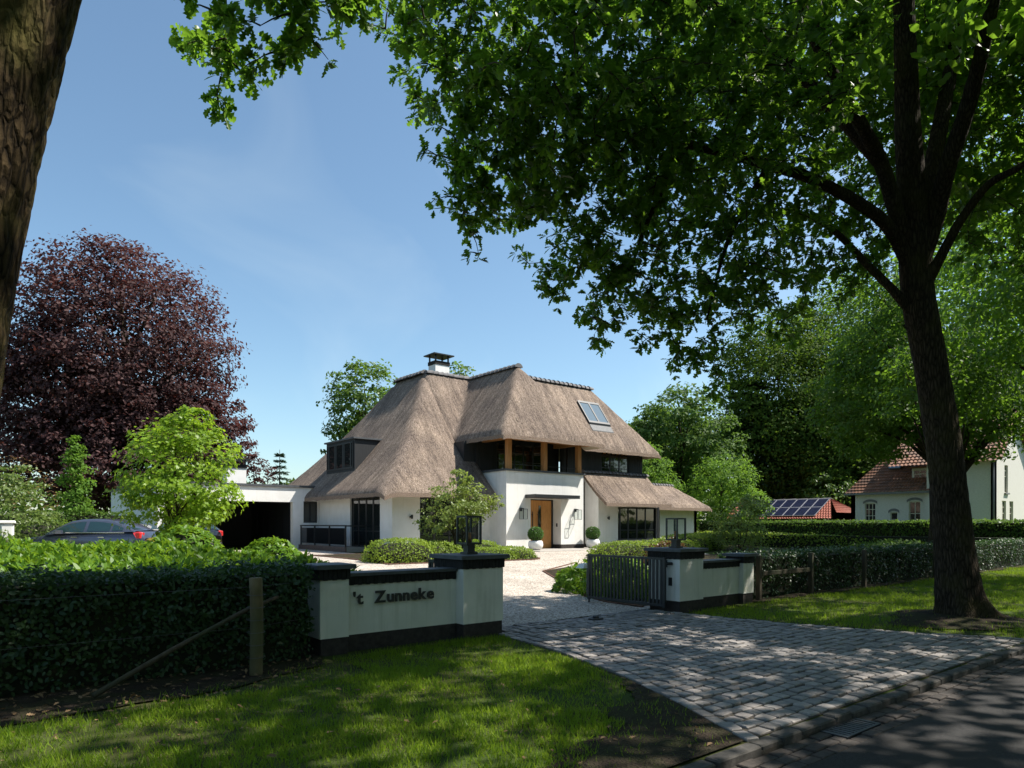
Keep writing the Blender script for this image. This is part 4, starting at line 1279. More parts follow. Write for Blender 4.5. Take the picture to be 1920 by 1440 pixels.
def clump_crown(name, ells, nclump, per, size, tmpl=T_DIAMOND, rc=.2, flat=.6, lo=.45, jit=.7, droop=0.0):
    """foliage in separate clumps through a union of ellipsoids, leaves biased to each clump's outer shell"""
    vol = np.array([e[3]*e[4]*e[5] for e in ells]); prob = vol**.75/np.sum(vol**.75)
    which = RNG.choice(len(ells), nclump, p=prob)
    Pl = []; Nl = []; cents = []
    for w in which:
        cx, cy, cz, rx, ry, rz = ells[w]
        c, d = ell_pts(1, (cx, cy, cz), (rx, ry, rz), lo)
        c = c[0]; rr = rc*(rx*ry*rz)**(1/3)*RNG.uniform(.6, 1.35)
        k = max(4, int(per*RNG.uniform(.7, 1.3)))
        dd = rnd_dirs(k); u = RNG.uniform(.2, 1, (k, 1))**.5
        off = dd*u*rr*np.array([1.25, 1.25, flat])
        off[:, 2] -= droop*rr*(off[:, 0]**2+off[:, 1]**2)/(rr*rr)
        Pl.append(c+off); Nl.append(unit(.5*dd+.6*d+np.array([0, 0, .6]))); cents.append(c)
    P = np.concatenate(Pl); N = np.concatenate(Nl)
    return surf_leaves(name, P, N, size, tmpl, jit, -.1, .25), np.array(cents)

def tree(name, label, base, ells, nclump, per, size, mat, tr=.25, group=None, cat='tree', tmpl=T_DIAMOND, rc=.2, flat=.6, lo=.45, bark='bark_dark', limbs=10, stems=1, droop=0.0, gz=None, jit=.7):
    gz = ground(*base) if gz is None else gz
    t = thing(name, label, cat, (base[0], base[1], gz), group)
    me, cents = clump_crown('crown', ells, nclump, per, size, tmpl, rc, flat, lo, jit, droop)
    mb = MB()
    E_ = max(ells, key=lambda e: e[3]*e[4]*e[5]); top = np.array([E_[0], E_[1], E_[2]+.55*E_[5]])
    for s in range(stems):
        a = 2*math.pi*s/stems+.4
        sp = .35*E_[3] if stems > 1 else 0
        b0 = np.array([base[0]+.12*math.cos(a)*(stems > 1), base[1]+.12*math.sin(a)*(stems > 1), gz-.1])
        tp = top+np.array([math.cos(a)*sp, math.sin(a)*sp, -.2*(stems > 1)])
        pts = [b0+(tp-b0)*k/8+np.array([math.sin(k*1.3+s)*tr*.35*(k > 0), math.cos(k*1.7+s)*tr*.35*(k > 0), 0]) for k in range(9)]
        rad = [tr*(1.25 if k == 0 else 1.0-.1*k) for k in range(9)]
        mb.tube(pts, rad, 9)
        for _ in range(max(1, limbs//stems)):
            c = cents[RNG.integers(len(cents))]
            k = min(7, max(2, int(8*(c[2]-gz)/(tp[2]-gz)*.6)))
            p0 = pts[k]; mid = (p0+c)/2+np.array([0, 0, .12*np.linalg.norm(c-p0)])
            mb.tube([p0, mid, c], [rad[k]*.5, rad[k]*.3, rad[k]*.08], 6)
    mb.build('trunk', bark, t)
    put('crown', me, mat, t)
    return t

def mound(name, label, c, r, n, size, mat, cat='shrub', group=None, tmpl=T_DIAMOND, power=2.0, lump=.08, parent_kind=None, jit=.6):
    gz = ground(c[0], c[1])
    t = thing(name, label, cat, (c[0], c[1], gz), group)
    d = rnd_dirs(n); d[:, 2] = np.abs(d[:, 2])*1.0
    a = np.abs(d)**power; s = 1.0/np.sum(a, axis=1, keepdims=True)**(1/power)
    p = d*s
    nr = unit(np.sign(d)*np.abs(p)**(power-1)+1e-6)
    lum = np.array([mnoise.noise((q[0]*3*max(1, r[0])+c[0], q[1]*3*max(1, r[1])+c[1], q[2]*2)) for q in p])[:, None]
    P = np.array([c[0], c[1], gz])+p*np.array(r)*(1+lump*lum)*RNG.uniform(.92, 1.03, (n, 1))
    put('foliage', surf_leaves('foliage', P, nr, size, tmpl, jit), mat, t)
    mb = MB(); V = []; F = []; nu, nv = 20, 8
    for j in range(nv+1):
        for i in range(nu):
            th = 2*math.pi*i/nu; ph = math.pi/2*j/nv
            q = np.array([math.cos(th)*math.cos(ph), math.sin(th)*math.cos(ph), math.sin(ph)])
            q = q/np.sum(np.abs(q)**power)**(1/power)
            V.append((c[0]+q[0]*r[0]*.9, c[1]+q[1]*r[1]*.9, gz-.05+q[2]*r[2]*.9))
    for j in range(nv):
        for i in range(nu): F.append((j*nu+i, j*nu+(i+1) % nu, (j+1)*nu+(i+1) % nu, (j+1)*nu+i))
    mb.add(V, F); mb.build('inner_branches', 'hedge_core', t)
    return t

def hedge(name, label, x0, x1, y0, y1, h, dens, size, mat, gz=None, group=None, lump=.06, tmpl=T_OVAL, faces='ftblr', seed=0):
    g = (lambda x, y: ground(x, y)) if gz is None else (lambda x, y: gz)
    t = thing(name, label, 'hedge', ((x0+x1)/2, (y0+y1)/2, g((x0+x1)/2, (y0+y1)/2)), group)
    Ps = []; Ns = []
    def face(n, f, nrm):
        u = RNG.uniform(0, 1, (n, 2)); P = np.array([f(a, b_) for a, b_ in u])
        Ps.append(P); Ns.append(np.tile(np.array(nrm, float), (n, 1)))
    if 'f' in faces: face(int(dens*(x1-x0)*h), lambda a, b_: (x0+a*(x1-x0), y0, b_*h), (0,-1,.1))
    if 'b' in faces: face(int(dens*.4*(x1-x0)*h), lambda a, b_: (x0+a*(x1-x0), y1, b_*h), (0,1,.1))
    if 't' in faces: face(int(dens*(x1-x0)*(y1-y0)), lambda a, b_: (x0+a*(x1-x0), y0+b_*(y1-y0), h), (0,0,1))
    if 'l' in faces: face(int(dens*(y1-y0)*h), lambda a, b_: (x0, y0+a*(y1-y0), b_*h), (-1,0,.1))
    if 'r' in faces: face(int(dens*(y1-y0)*h), lambda a, b_: (x1, y0+a*(y1-y0), b_*h), (1,0,.1))
    P = np.concatenate(Ps); N = np.concatenate(Ns)
    lum = np.array([mnoise.noise((q[0]*1.7+seed, q[1]*1.7, q[2]*2.2))+.6*mnoise.noise((q[0]*5+seed, q[1]*5, q[2]*5)) for q in P])[:, None]
    sh = np.where(RNG.uniform(0, 1, len(P)) < .04, RNG.uniform(.03, .12, len(P)), 0)[:, None]
    kp = (P[:, 2] > .28) | (RNG.uniform(0, 1, len(P)) < .45)
    P, N, lum, sh = P[kp], N[kp], lum[kp], sh[kp]
    P = P+N*(lump*lum+sh+RNG.uniform(-.08, .03, (len(P), 1)))
    P[:, 2] += np.array([g(q[0], q[1]) for q in P])
    put('foliage', surf_leaves('foliage', P, N, size, tmpl, .65, .05, .35), mat, t)
    zz = min(g(x0, y0), g(x1, y1), g(x0, y1), g(x1, y0)); zt = max(g(x0, y0), g(x1, y1))
    i = .09
    MB().box(x0+i, x1-i, y0+i, y1-i, zz-.05, zt+h-i-.02).build('inner_branches', 'hedge_core', t)
    return t

# ---- avenue oaks -------------------------------------------------
def bark_wob(amp, fr, ax=.22):
    def f(p, d):
        q = Vector((p.x*fr, p.y*fr, p.z*fr*ax))
        return 1+amp*(mnoise.noise(q)+.6*mnoise.noise(q*2.1)+.35*mnoise.noise(q*4.3))
    return f
def ridge_wob(amp, fr, ax=.2):
    def f(p, d):
        q = Vector((p.x*fr, p.y*fr, p.z*fr*ax)); w = mnoise.noise_vector(q*.5)*.6
        return 1+amp*(.45-1.5*max(0, .32-abs(mnoise.noise(q+w)))-.5*max(0, .25-abs(mnoise.noise(q*2.3+w))))+.03*mnoise.noise(Vector((p.x*2, p.y*2, p.z*.8)))
    return f
def dense(pts, rads, step):
    """smooth a polyline with Catmull-Rom and resample"""
    P = [np.array(p, float) for p in pts]; out = []; R = []
    for i in range(len(P)-1):
        p0, p1, p2, p3 = P[max(i-1, 0)], P[i], P[i+1], P[min(i+2, len(P)-1)]
        n = max(1, int(np.linalg.norm(p2-p1)/step))
        for k in range(n):
            t_ = k/n
            out.append(.5*((2*p1)+(p2-p0)*t_+(2*p0-5*p1+4*p2-p3)*t_*t_+(3*p1-p0-3*p2+p3)*t_**3)); R.append(rads[i]+(rads[i+1]-rads[i])*t_)
    out.append(P[-1]); R.append(rads[-1])
    return out, R

def grow_oak(t, limbs, blobs, dens, leafL, mat, per_tip=(3, 5), rot=6, seedstep=.3):
    """twigs grown from the limbs to points scattered in the crown lobes; leaf rosettes along the outer twigs"""
    nodes = []
    for pts, rads in limbs:
        o, r = dense(pts, rads, .3)
        nodes += [tuple(q) for q in o]
    N0 = np.array(nodes)
    pts = []
    for (x, y, z, r) in blobs:
        n = max(2, int(dens*r**2.4))
        p, _ = ell_pts(n, (x, y, z), (r, r, r*.85))
        pts.append(p)
    pts = np.concatenate(pts)
    dist = np.array([np.min(np.sum((N0-p)**2, 1)) for p in pts])
    pts = pts[np.argsort(dist)]
    cap = len(N0)+len(pts)*30
    A = np.zeros((cap, 3)); A[:len(N0)] = N0; cnt = len(N0)
    tw = MB(); LP = []; LD = []
    for p in pts:
        d2 = np.sum((A[:cnt]-p)**2, 1); j = int(np.argmin(d2)); L = math.sqrt(d2[j])
        if L < .12: continue
        a = A[j]; mid = (a+p)/2+np.array([RNG.normal(0, .06*L), RNG.normal(0, .06*L), .10*L])
        n = max(3, int(L/.22))
        ts = np.linspace(0, 1, n+1)[:, None]
        path = (1-ts)**2*a+2*ts*(1-ts)*mid+ts**2*p
        path[:, 2] -= .05*L*(ts[:, 0]**3)
        r0 = .006+.010*min(L, 2.2)
        tw.tube(path.tolist(), [r0*(1-.8*k/n)+.002 for k in range(n+1)], 4, caps=False)
        A[cnt:cnt+n] = path[1:]; cnt += n
        k = int(RNG.integers(per_tip[0], per_tip[1]+1))
        span = min(L, .75)/L
        for s in np.linspace(1-span, 1, k):
            f = s*n; i = min(int(f), n-1); q = path[i]+(path[i+1]-path[i])*(f-i)
            LP.append(q+RNG.normal(0, .035, 3)); LD.append(path[i+1]-path[i])
    LP = np.array(LP); LD = unit(np.array(LD))
    m = len(LP)
    P = np.repeat(LP, rot, 0); A0 = np.repeat(LD, rot, 0); n = len(P)
    side = rnd_dirs(n); side = unit(side-A0*(side*A0).sum(1, keepdims=True))
    D = unit(.45*A0+.95*side+np.array([0, 0, -.18]))
    Nn = unit(np.array([0, 0, 1.0])+.45*rnd_dirs(n)+.35*A0)
    me = leaf_mesh('crown', P+D*.015, D, Nn, leafL*RNG.uniform(.65, 1.25, n), T_OAK)
    put('crown', me, mat, t)
    tw.build('twigs', 'twig', t)['kind'] = 'stuff'
    return n

OB = thing('oak_tree', 'tall forked oak rising from the verge beside the sett driveway', 'tree', (13.5, 4.38, .1), 'oaks lining the street')
trunk_path = [(13.62,4.26,-.05),(13.55,4.33,.35),(13.50,4.38,1.0),(13.42,4.45,2.2),(13.30,4.54,3.4),(13.12,4.68,4.7),(13.0,4.79,5.6),(12.95,4.82,6.4),(12.93,4.83,7.1)]
trunk_rad = [.52,.37,.31,.275,.262,.252,.25,.25,.22]
o_, r_ = dense(trunk_path, trunk_rad, .06)
rw = ridge_wob(.10, 12, .15)
def root_wob(p, d):
    th = math.atan2(d.y, d.x)
    return rw(p, d)+.26*math.exp(-max(0, p.z)/.28)*(.4+.6*math.cos(5*th+.8)+.35*math.cos(3*th+2))
mb = MB(); mb.tube(o_, r_, 90, wob=root_wob)
LIMBS = [
 ([(12.95,4.82,5.3),(12.62,5.05,5.75),(12.30,5.30,6.15),(11.76,5.66,6.75),(11.2,5.95,7.0)],[.085,.075,.065,.05,.03]),
 ([(12.95,4.85,6.0),(12.34,5.07,6.85),(11.22,5.58,7.37),(10.13,5.95,7.48),(8.71,6.46,7.54),(7.51,6.79,7.42),(6.32,7.10,7.54),(5.3,7.3,7.3)],[.12,.105,.09,.08,.065,.05,.035,.015]),
 ([(12.95,4.85,6.1),(12.60,4.95,6.9),(12.05,5.04,7.83),(11.20,5.09,8.35),(10.18,5.27,9.3),(9.0,5.3,10.6)],[.15,.13,.115,.10,.08,.05]),
 ([(12.93,4.83,6.9),(12.6,4.80,8.2),(12.51,4.79,8.9),(12.05,4.66,10.6),(11.7,4.5,13)],[.24,.21,.19,.15,.08]),
 ([(12.98,4.80,6.8),(13.25,4.76,7.5),(13.60,4.68,8.68),(14.36,4.59,11.17),(14.9,4.6,13.5)],[.16,.145,.135,.10,.06]),
 ([(13.0,4.75,6.3),(13.05,4.55,6.95),(12.82,4.29,7.6),(12.67,3.90,8.59),(12.29,3.43,9.9),(12,2.8,12)],[.17,.15,.135,.12,.09,.05]),
 ([(13.05,4.65,5.9),(12.98,4.35,6.4),(12.92,4.11,6.75),(12.80,3.69,7.13),(12.73,3.20,7.23),(12.7,2.4,7.6)],[.09,.08,.07,.06,.05,.03]),
 ([(12.05,5.04,7.83),(11.0,5.7,9.0),(9.6,6.3,9.8),(7.6,6.4,9.6),(5.8,6.2,8.6)],[.13,.11,.09,.06,.03]),
 ([(8.71,6.46,7.54),(8.3,6.9,6.4),(8.2,7.2,5.6)],[.05,.035,.015]),
 ([(10.13,5.95,7.48),(9.7,6.4,6.3),(9.4,6.6,5.0)],[.05,.035,.012]),
]
for pts, rads in LIMBS:
    o_, r_ = dense(pts, rads, .12); mb.tube(o_, r_, 18, wob=bark_wob(.07, 11, .4))
mb.build('trunk', 'bark_dark', OB)
BLOBS = [(4.32,7.44,7.96,0.55),(4.58,7.36,7.42,0.60),(4.40,6.73,7.71,0.90),(4.74,6.45,7.40,1.20),(4.90,5.68,7.22,1.60),(5.56,6.44,7.03,1.50),(5.34,7.26,7.20,0.95),(5.23,7.73,6.73,0.65),(5.23,7.73,6.15,0.55),(5.63,7.66,6.17,0.50),(5.40,7.59,5.38,0.22),(6.17,7.62,6.69,1.00),(6.84,7.33,6.79,1.30),(7.18,7.70,6.15,1.00),(7.82,7.18,5.82,1.20),(7.63,6.69,6.72,1.60),(8.04,7.38,5.18,0.80),(7.91,7.49,4.92,0.45),(8.79,7.03,4.98,0.80),(8.73,7.09,4.64,0.40),(9.26,6.66,4.64,0.70),(9.56,6.67,5.39,1.10),(9.33,6.60,4.12,0.40),(9.49,6.47,3.82,0.20),(10.45,6.34,6.03,1.30),(9.19,6.71,6.27,1.50),(10.45,6.34,7.11,1.20),(8.36,6.10,7.42,1.80),(6.87,6.02,7.55,1.80),(5.96,5.47,7.71,1.80),(7.79,5.27,8.04,1.90),(9.45,5.21,8.59,1.30),(10.40,5.74,7.99,1.10),(12.42,6.03,6.60,1.00),(12.29,6.78,5.99,0.90),(13.55,5.76,11.27,2.20),(15.95,5.10,11.78,2.20),(15.64,5.99,10.56,2.00),(17.55,5.09,10.28,2.00),(12.44,6.65,11.06,2.20),(11.26,7.61,10.15,2.00),(10.47,8.25,8.63,1.60),(16.80,4.41,7.85,1.40),(13.12,6.36,8.01,0.90),(14.21,6.25,7.54,0.80),(12.25,6.55,7.22,1.00),(14.47,6.04,8.73,1.00),(13.74,6.24,9.31,1.10),(17.82,4.87,9.34,1.60),(17.28,5.95,9.60,1.60),(14.85,4.06,10.12,1.60)]
NB = grow_oak(OB, LIMBS+[(trunk_path[6:], trunk_rad[6:])], BLOBS, 36, .138, 'oak_leaf')
me, _ = clump_crown('upper_crown', [(13.0,3.6,12.8,6.2,5.6,3.6),(9.6,2.4,11.4,3.4,3.4,2.2),(17.0,3.4,11.0,4.0,4.0,2.8),(16.2,.8,12.0,4.2,3.6,2.6)], 125, 150, .21, T_OVAL, .18, .6, .2)
put('upper_crown', me, 'oak_leaf', OB)

OA = thing('oak_tree', 'rough-barked oak trunk standing before the clipped hedge with a leafy bough above', 'tree', (-.02, 4.4, 0), 'oaks lining the street')
mb = MB()
tp = [(-.34,4.64,-.1),(-.28,4.60,.5),(-.23,4.56,1.2),(-.19,4.52,2.0),(-.12,4.465,2.8),(-.02,4.385,3.6),(.10,4.29,4.4),(.20,4.22,5.2),(.3,4.1,6.2)]
o_, r_ = dense(tp, [.55,.40,.345,.325,.33,.345,.375,.40,.32], .03)
mb.tube(o_, r_, 150, wob=ridge_wob(.07, 17, .17))
LA = [([(.2,4.2,5.2),(.9,4.9,6.1),(1.6,5.6,6.5),(2.2,6.0,6.5)],[.2,.13,.08,.03]), ([(.3,4.1,6.0),(.2,3.6,8),(-.5,3,11)],[.28,.22,.1]), ([(.3,4.1,6.0),(1.2,3.8,8),(2.4,3.4,10)],[.22,.17,.08])]
for pts, rads in LA:
    o_, r_ = dense(pts, rads, .1); mb.tube(o_, r_, 20, wob=bark_wob(.06, 11, .4))
mb.build('trunk', 'bark', OA)
grow_oak(OA, LA, [(1.68,7.00,6.26,0.28),(1.88,6.84,6.13,0.25),(1.91,6.43,6.17,0.45),(2.10,6.02,6.12,0.50),(2.32,5.84,6.16,0.50),(2.38,6.18,6.04,0.30),(2.43,5.75,6.21,0.30),(1.88,6.84,5.80,0.20),(1.92,6.81,5.65,0.14),(2.01,6.61,5.96,0.30),(2.74,5.89,6.48,0.30),(3.03,5.91,6.56,0.25),(1.85,5.96,6.42,0.50),(2.31,5.59,6.47,0.50)], 62, .135, 'oak_leaf', (3, 5), 6)
me, _ = clump_crown('upper_crown', [(-.8,3.2,12.4,5.2,5.0,3.6),(2.5,2.5,10.6,2.6,2.6,1.8)], 200, 56, .18, T_OVAL, .14, .6, .2)
put('upper_crown', me, 'oak_leaf', OA)

tree('oak_tree', 'oak at the roadside beyond the forked oak, mostly out of sight', (27,4.4), [(27,4.4,11.0,6.3,5.8,5.2),(24,5,8.5,3.5,3.2,2.4)], 640, 46, .17, 'oak_leaf', .42, 'oaks lining the street', tmpl=T_OVAL, rc=.17, lo=.35, bark='bark_dark', limbs=16)
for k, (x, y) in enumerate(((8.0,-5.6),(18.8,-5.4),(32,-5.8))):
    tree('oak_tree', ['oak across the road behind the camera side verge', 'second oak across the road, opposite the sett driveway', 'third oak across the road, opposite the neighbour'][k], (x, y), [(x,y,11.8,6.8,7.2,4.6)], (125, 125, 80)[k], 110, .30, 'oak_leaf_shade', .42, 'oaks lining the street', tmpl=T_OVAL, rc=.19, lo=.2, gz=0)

# ---- garden planting ---------------------------------------------
hedge('clipped_hedge', 'dark clipped hedge behind the wire fence beside the name wall', -7, 3.42, 8.25, 9.0, 1.16, 1300, .055, 'hedge_leaf', lump=.12)
hedge('clipped_hedge', 'dark clipped hedge behind the post and rail fence', 13.5, 37, 8.46, 9.30, 1.0, 560, .065, 'hedge_leaf', lump=.08, faces='ftlr')
hedge('boundary_hedge', 'tall trimmed hedge in front of the white brick neighbour house', 43, 44.2, 6, 31, 1.55, 130, .13, 'mid_leaf', faces='ftlr', lump=.08, gz=.3)
hedge('boundary_hedge', 'trimmed hedge behind the parked blue car', -6, 6.0, 33.9, 34.8, 1.75, 130, .12, 'mid_leaf', faces='ftlr', lump=.1)
hedge('low_hedge', 'low bright hedge edging the far lawn', 36, 36.9, 9.5, 26, .75, 150, .11, 'box_leaf', faces='ftlr', lump=.08)

# laurel / rhododendron mass behind the left hedge
def rosettes(name, P, N, size, k, tmpl, up=.5):
    n = len(P)
    Pr = np.repeat(P, k, 0); Nr = np.repeat(N, k, 0)
    s = rnd_dirs(n*k); s = unit(s-Nr*(s*Nr).sum(1, keepdims=True))
    D = unit(s+up*Nr*RNG.uniform(.3, 1.6, (n*k, 1)))
    return leaf_mesh(name, Pr, D, unit(Nr+.3*rnd_dirs(n*k)), size*RNG.uniform(.65, 1.2, n*k), tmpl)
def laurel_h(x, y):
    edge = min(1.0, max(0, (6.55-x)/1.6))*min(1, max(0, (y-9.0)/.7))*min(1, max(0, (18.5-.45*max(0, x-1.5)-y)/1.2))
    return ground(x, y)+(edge**.5)*(.92+.16*mnoise.noise((x*.8, y*.8, 1))+.12*mnoise.noise((x*2.2, y*2.2, 4))-.10*max(0, x-3.5))
def in_laurel(x, y): return x < 6.5 and y > 9.05 and y < 18.4-.45*max(0, x-1.5)
lt = thing('laurel_bushes', 'broad mass of glossy laurel bushes behind the clipped hedge', 'shrub', (2.5, 12.5, .1))
xy = RNG.uniform((-2.5, 9.0), (6.55, 18.5), (9500, 2)); xy = np.array([q for q in xy if in_laurel(*q)])
P = np.array([(x, y, laurel_h(x, y)+RNG.normal(0, .045)) for x, y in xy])
N = unit(np.array([(-(laurel_h(x+.1, y)-laurel_h(x-.1, y))/.2, -(laurel_h(x, y+.1)-laurel_h(x, y-.1))/.2, 1.0) for x, y in xy])+.45*rnd_dirs(len(xy)))
put('foliage', rosettes('foliage', P, N, .165, 8, T_LANCE, 1.1), 'laurel_leaf', lt)
gx = np.linspace(-2.6, 6.4, 40); gy = np.linspace(9.2, 18.2, 40)
V = [(x, y, laurel_h(x, y)-.16) for y in gy for x in gx]
F = [(j*40+i, j*40+i+1, (j+1)*40+i+1, (j+1)*40+i) for j in range(39) for i in range(39)]
MB().add(V, F, True).build('inner_branches', 'hedge_core', lt)
for (x, y, r, lab) in ((4.2,17.6,(1.0,.9,1.35),'dome-shaped dark rhododendron between the lime maple and the carport'),(6.1,17.2,(.9,.8,1.05),'low rhododendron dome beside the drive in front of the terrace')):
    t = thing('rhododendron', lab, 'shrub', (x, y, ground(x, y)))
    d = rnd_dirs(420); d[:, 2] = np.abs(d[:, 2])
    put('foliage', rosettes('foliage', np.array([x, y, ground(x, y)])+d*np.array(r), unit(d+.3*rnd_dirs(420)), .15, 8, T_LANCE, .4), 'laurel_leaf', t)
    MB().lathe([(r[0]*.85,ground(x,y)),(r[0]*.85,ground(x,y)+r[2]*.4),(r[0]*.6,ground(x,y)+r[2]*.7),(.1,ground(x,y)+r[2]*.88)], x, y, 16).build('inner_branches', 'hedge_core', t)
# rhododendron by the gate
for (x, y, r, lab) in ((11.55,10.6,(.55,.9,.95),'glossy green shrub growing behind the open gate leaf'),(13.0,12.0,(1.2,1.6,.8),'glossy green shrub in the curved bed inside the gate'),(11.6,12.0,(.45,.5,.6),'small leafy shrub beside the path light')):
    t = thing('rhododendron', lab, 'shrub', (x, y, ground(x, y)))
    m = int(260*r[0]*r[1])+160
    d = rnd_dirs(m); d[:, 2] = np.abs(d[:, 2])
    put('foliage', rosettes('foliage', np.array([x, y, ground(x, y)])+d*np.array(r)*RNG.uniform(.8, 1, (m, 1)), unit(d+.3*rnd_dirs(m)), .13, 7, T_LANCE, .5), 'laurel_leaf', t)

# lime-leaved multi-stem maple
tree('maple_tree', 'bright lime green multi-stemmed maple in front of the garage', (4.55,19.4), [(4.55,19.4,3.0,1.5,1.45,1.5),(4.4,19.5,2.3,1.45,1.4,.95),(4.65,19.35,4.1,.8,.75,.65)], 250, 36, .115, 'lime_leaf', .05, tmpl=T_MAPLE, rc=.20, flat=.7, lo=.3, stems=5, limbs=30, bark='twig', jit=.5)
tree('pear_tree', 'small pale-leaved tree in the bed before the left window', (14.9,21.6), [(14.9,21.6,2.45,1.3,1.2,.95),(14.4,21.9,1.8,1.1,1.1,.6),(15.6,21.2,2.5,.9,.8,.6),(14.9,21.6,3.3,.5,.5,.5)], 150, 34, .10, 'pear_leaf', .045, tmpl=T_OVAL, rc=.22, flat=.55, lo=.3, stems=4, limbs=24, bark='twig')
tree('columnar_tree', 'narrow columnar tree rising between viburnum and maple', (3.9,34.6), [(3.9,34.6,2.9,.55,.55,2.2),(3.9,34.6,4.7,.28,.28,.9)], 110, 30, .13, 'fresh_leaf', .05, tmpl=T_OVAL, rc=.3, lo=.2, limbs=6)
# viburnum with tiers of brownish flower heads
vb = tree('viburnum_shrub', 'spreading viburnum with tiers of bronze flower heads by the white cabinet', (.9,28.6), [(.9,28.6,2.0,1.9,1.7,1.5),(.6,28.8,3.2,1.4,1.3,.8)], 150, 36, .12, 'viburnum_leaf', .06, cat='shrub', tmpl=T_OVAL, rc=.22, flat=.3, lo=.4, stems=3, limbs=12)
P, d = ell_pts(900, (.9,28.6,2.3), (1.9,1.7,1.8), .9); P = P[d[:, 2] > -.1]
put('flower_heads', surf_leaves('flower_heads', P+np.array([0,0,.05]), np.tile([0,0,1.], (len(P),1)), .10, T_DIAMOND, .2, 0, 0), 'bronze_flower', vb)['kind'] = 'stuff'
mound('shrub', 'rounded yellow-green shrub below the viburnum', (.3,26.6), (1.5,1.0,1.25), 1600, .10, 'viburnum_leaf')
mound('shrub', 'dark rounded shrub below the columnar tree', (2.6,32.4), (1.5,1.0,1.5), 1500, .12, 'dark_leaf')
# clipped box cushions before the house
for (c, r, lab) in (
    ((11.9,20.9),(1.25,.85,.78),'bulky clipped box cushion at the terrace end of the brick-edged bed'),
    ((13.6,21.6),(1.0,1.2,.62),'clipped box cushion at the foot of the small pale-leaved tree'),
    ((15.2,20.4),(1.3,.75,.42),'low clipped box cushion along the brick edging'),
    ((16.5,20.7),(1.1,.9,.42),'rounded low box cushion at the door end of the brick-edged bed'),
    ((16.0,22.3),(1.2,.9,.60),'clipped box cushion against the porch side wall'),
    ((21.5,19.0),(1.9,.8,.62),'long clipped box cushion across the court from the right pot'),
    ((24.8,19.5),(1.9,.8,.66),'clipped box cushion below the wide right window'),
    ((27.4,20.6),(1.6,.9,.78),'clipped box cushion at the corner of the wide window'),
    ((29.6,21.2),(1.4,1.0,.8),'clipped box cushion below the low far wing')):
    mound('box_cushion', lab, c, r, int(1100*(r[0]*r[1]+r[0]*r[2]+r[1]*r[2])), .07, 'box_leaf', group='clipped box cushions', power=3.0, lump=.10, tmpl=T_OVAL)
mound('photinia_shrub', 'reddish photinia behind the slot pillar lantern', (18.6,14.6), (.9,.8,.95), 1500, .09, 'red_leaf', tmpl=T_OVAL, lump=.3)
tree('garden_shrub', 'loose pale green shrub in front of the low far wing', (29.6,18.9), [(29.6,18.9,1.7,1.5,1.4,1.3),(30.2,18.4,2.6,.8,.8,.6)], 120, 34, .11, 'pear_leaf', .04, cat='shrub', tmpl=T_OVAL, rc=.25, lo=.3, stems=4, limbs=12, bark='twig')
for k, (c, r) in enumerate((((26.0,11.8),(3.4,1.5,.75)),((31.5,12.6),(3.2,1.6,.85)),((22.0,11.2),(2.2,1.0,.55)))):
    mound('ground_cover_mound', ['broad dark green shrub mound on the lawn between hedge and boundary hedge', 'dark green shrub mound beside the boundary hedge', 'low dark green shrub mound behind the rail fence'][k], c, r, 3600, .13, 'mid_leaf', lump=.25, tmpl=T_OVAL)

# ---- background trees --------------------------------------------
tree('copper_beech', 'huge dark purple copper beech behind the garage', (9.3,56.8), [(9.3,56.8,14.0,7.6,7.0,8.0),(5.5,58.5,10.5,5.0,5,5.5),(13.6,54.5,8.0,4.4,4.2,4.2),(9.3,56.8,6.5,8.0,7,4.0)], 2300, 52, .25, 'beech_leaf', .75, rc=.14, flat=.55, lo=.5, tmpl=T_OVAL, limbs=18)
tree('ash_tree', 'light green ash showing over the left slope of the thatch', (25.4,50.2), [(25.4,50.2,10.6,3.0,3.0,4.6),(26.4,49.6,8.4,2.6,2.6,2.6),(24.2,51,7.5,1.9,1.9,2.4)], 240, 36, .30, 'ash_leaf', .2, rc=.19, lo=.5, tmpl=T_OVAL)
tree('ash_tree', 'treetop peeping over the ridge beside the main chimney', (35.4,51.1), [(35.4,51.1,11.5,3.2,3.2,4.9)], 130, 34, .32, 'ash_leaf', .2, rc=.2, lo=.5, tmpl=T_OVAL)
def conifer(base, h, r, mat, lab, n=1500):
    t = thing('conifer_tree', lab, 'tree', (*base, .42))
    MB().tube([(*base,.3),(*base,.42+h)], [.16,.02], 8).build('trunk', 'bark_dark', t)
    u = RNG.uniform(0, 1, n)**.7; tier = np.floor(u*14)/14
    a = RNG.uniform(0, 6.283, n); rr = r*(1-tier)*RNG.uniform(.15, 1, n)
    z = .42+h*(.08+.92*tier)-.18*rr+RNG.normal(0, .06, n)
    a = np.floor(a*1.6)/1.6+RNG.normal(0, .12, n)+tier*9
    P = np.column_stack([base[0]+rr*np.cos(a), base[1]+rr*np.sin(a), z])
    D = np.column_stack([np.cos(a), np.sin(a), np.full(n, .1)])+.4*rnd_dirs(n)
    put('crown', leaf_mesh('crown', P, D, unit(np.array([0,0,1.])+.5*rnd_dirs(n)), h*.045*RNG.uniform(.7, 1.3, n), T_LANCE), mat, t)
conifer((22.6,61.4), 8.0, 1.9, 'conifer_leaf', 'small spire-shaped conifer above the flat garage roof')
conifer((68.1,41.3), 17.5, 4.2, 'conifer_leaf', 'tall dark conifer at the edge of the wood behind the barn', 4200)
conifer((72,46), 19, 4.6, 'conifer_leaf', 'tallest dark conifer deep behind the barn', 4200)
tree('purple_shrub', 'thin purple-leaved treetop beside the white garage chimney', (20.1,60.9), [(20.1,60.9,6.0,1.7,1.7,1.9)], 40, 20, .26, 'beech_leaf', .1, rc=.2, lo=.3)
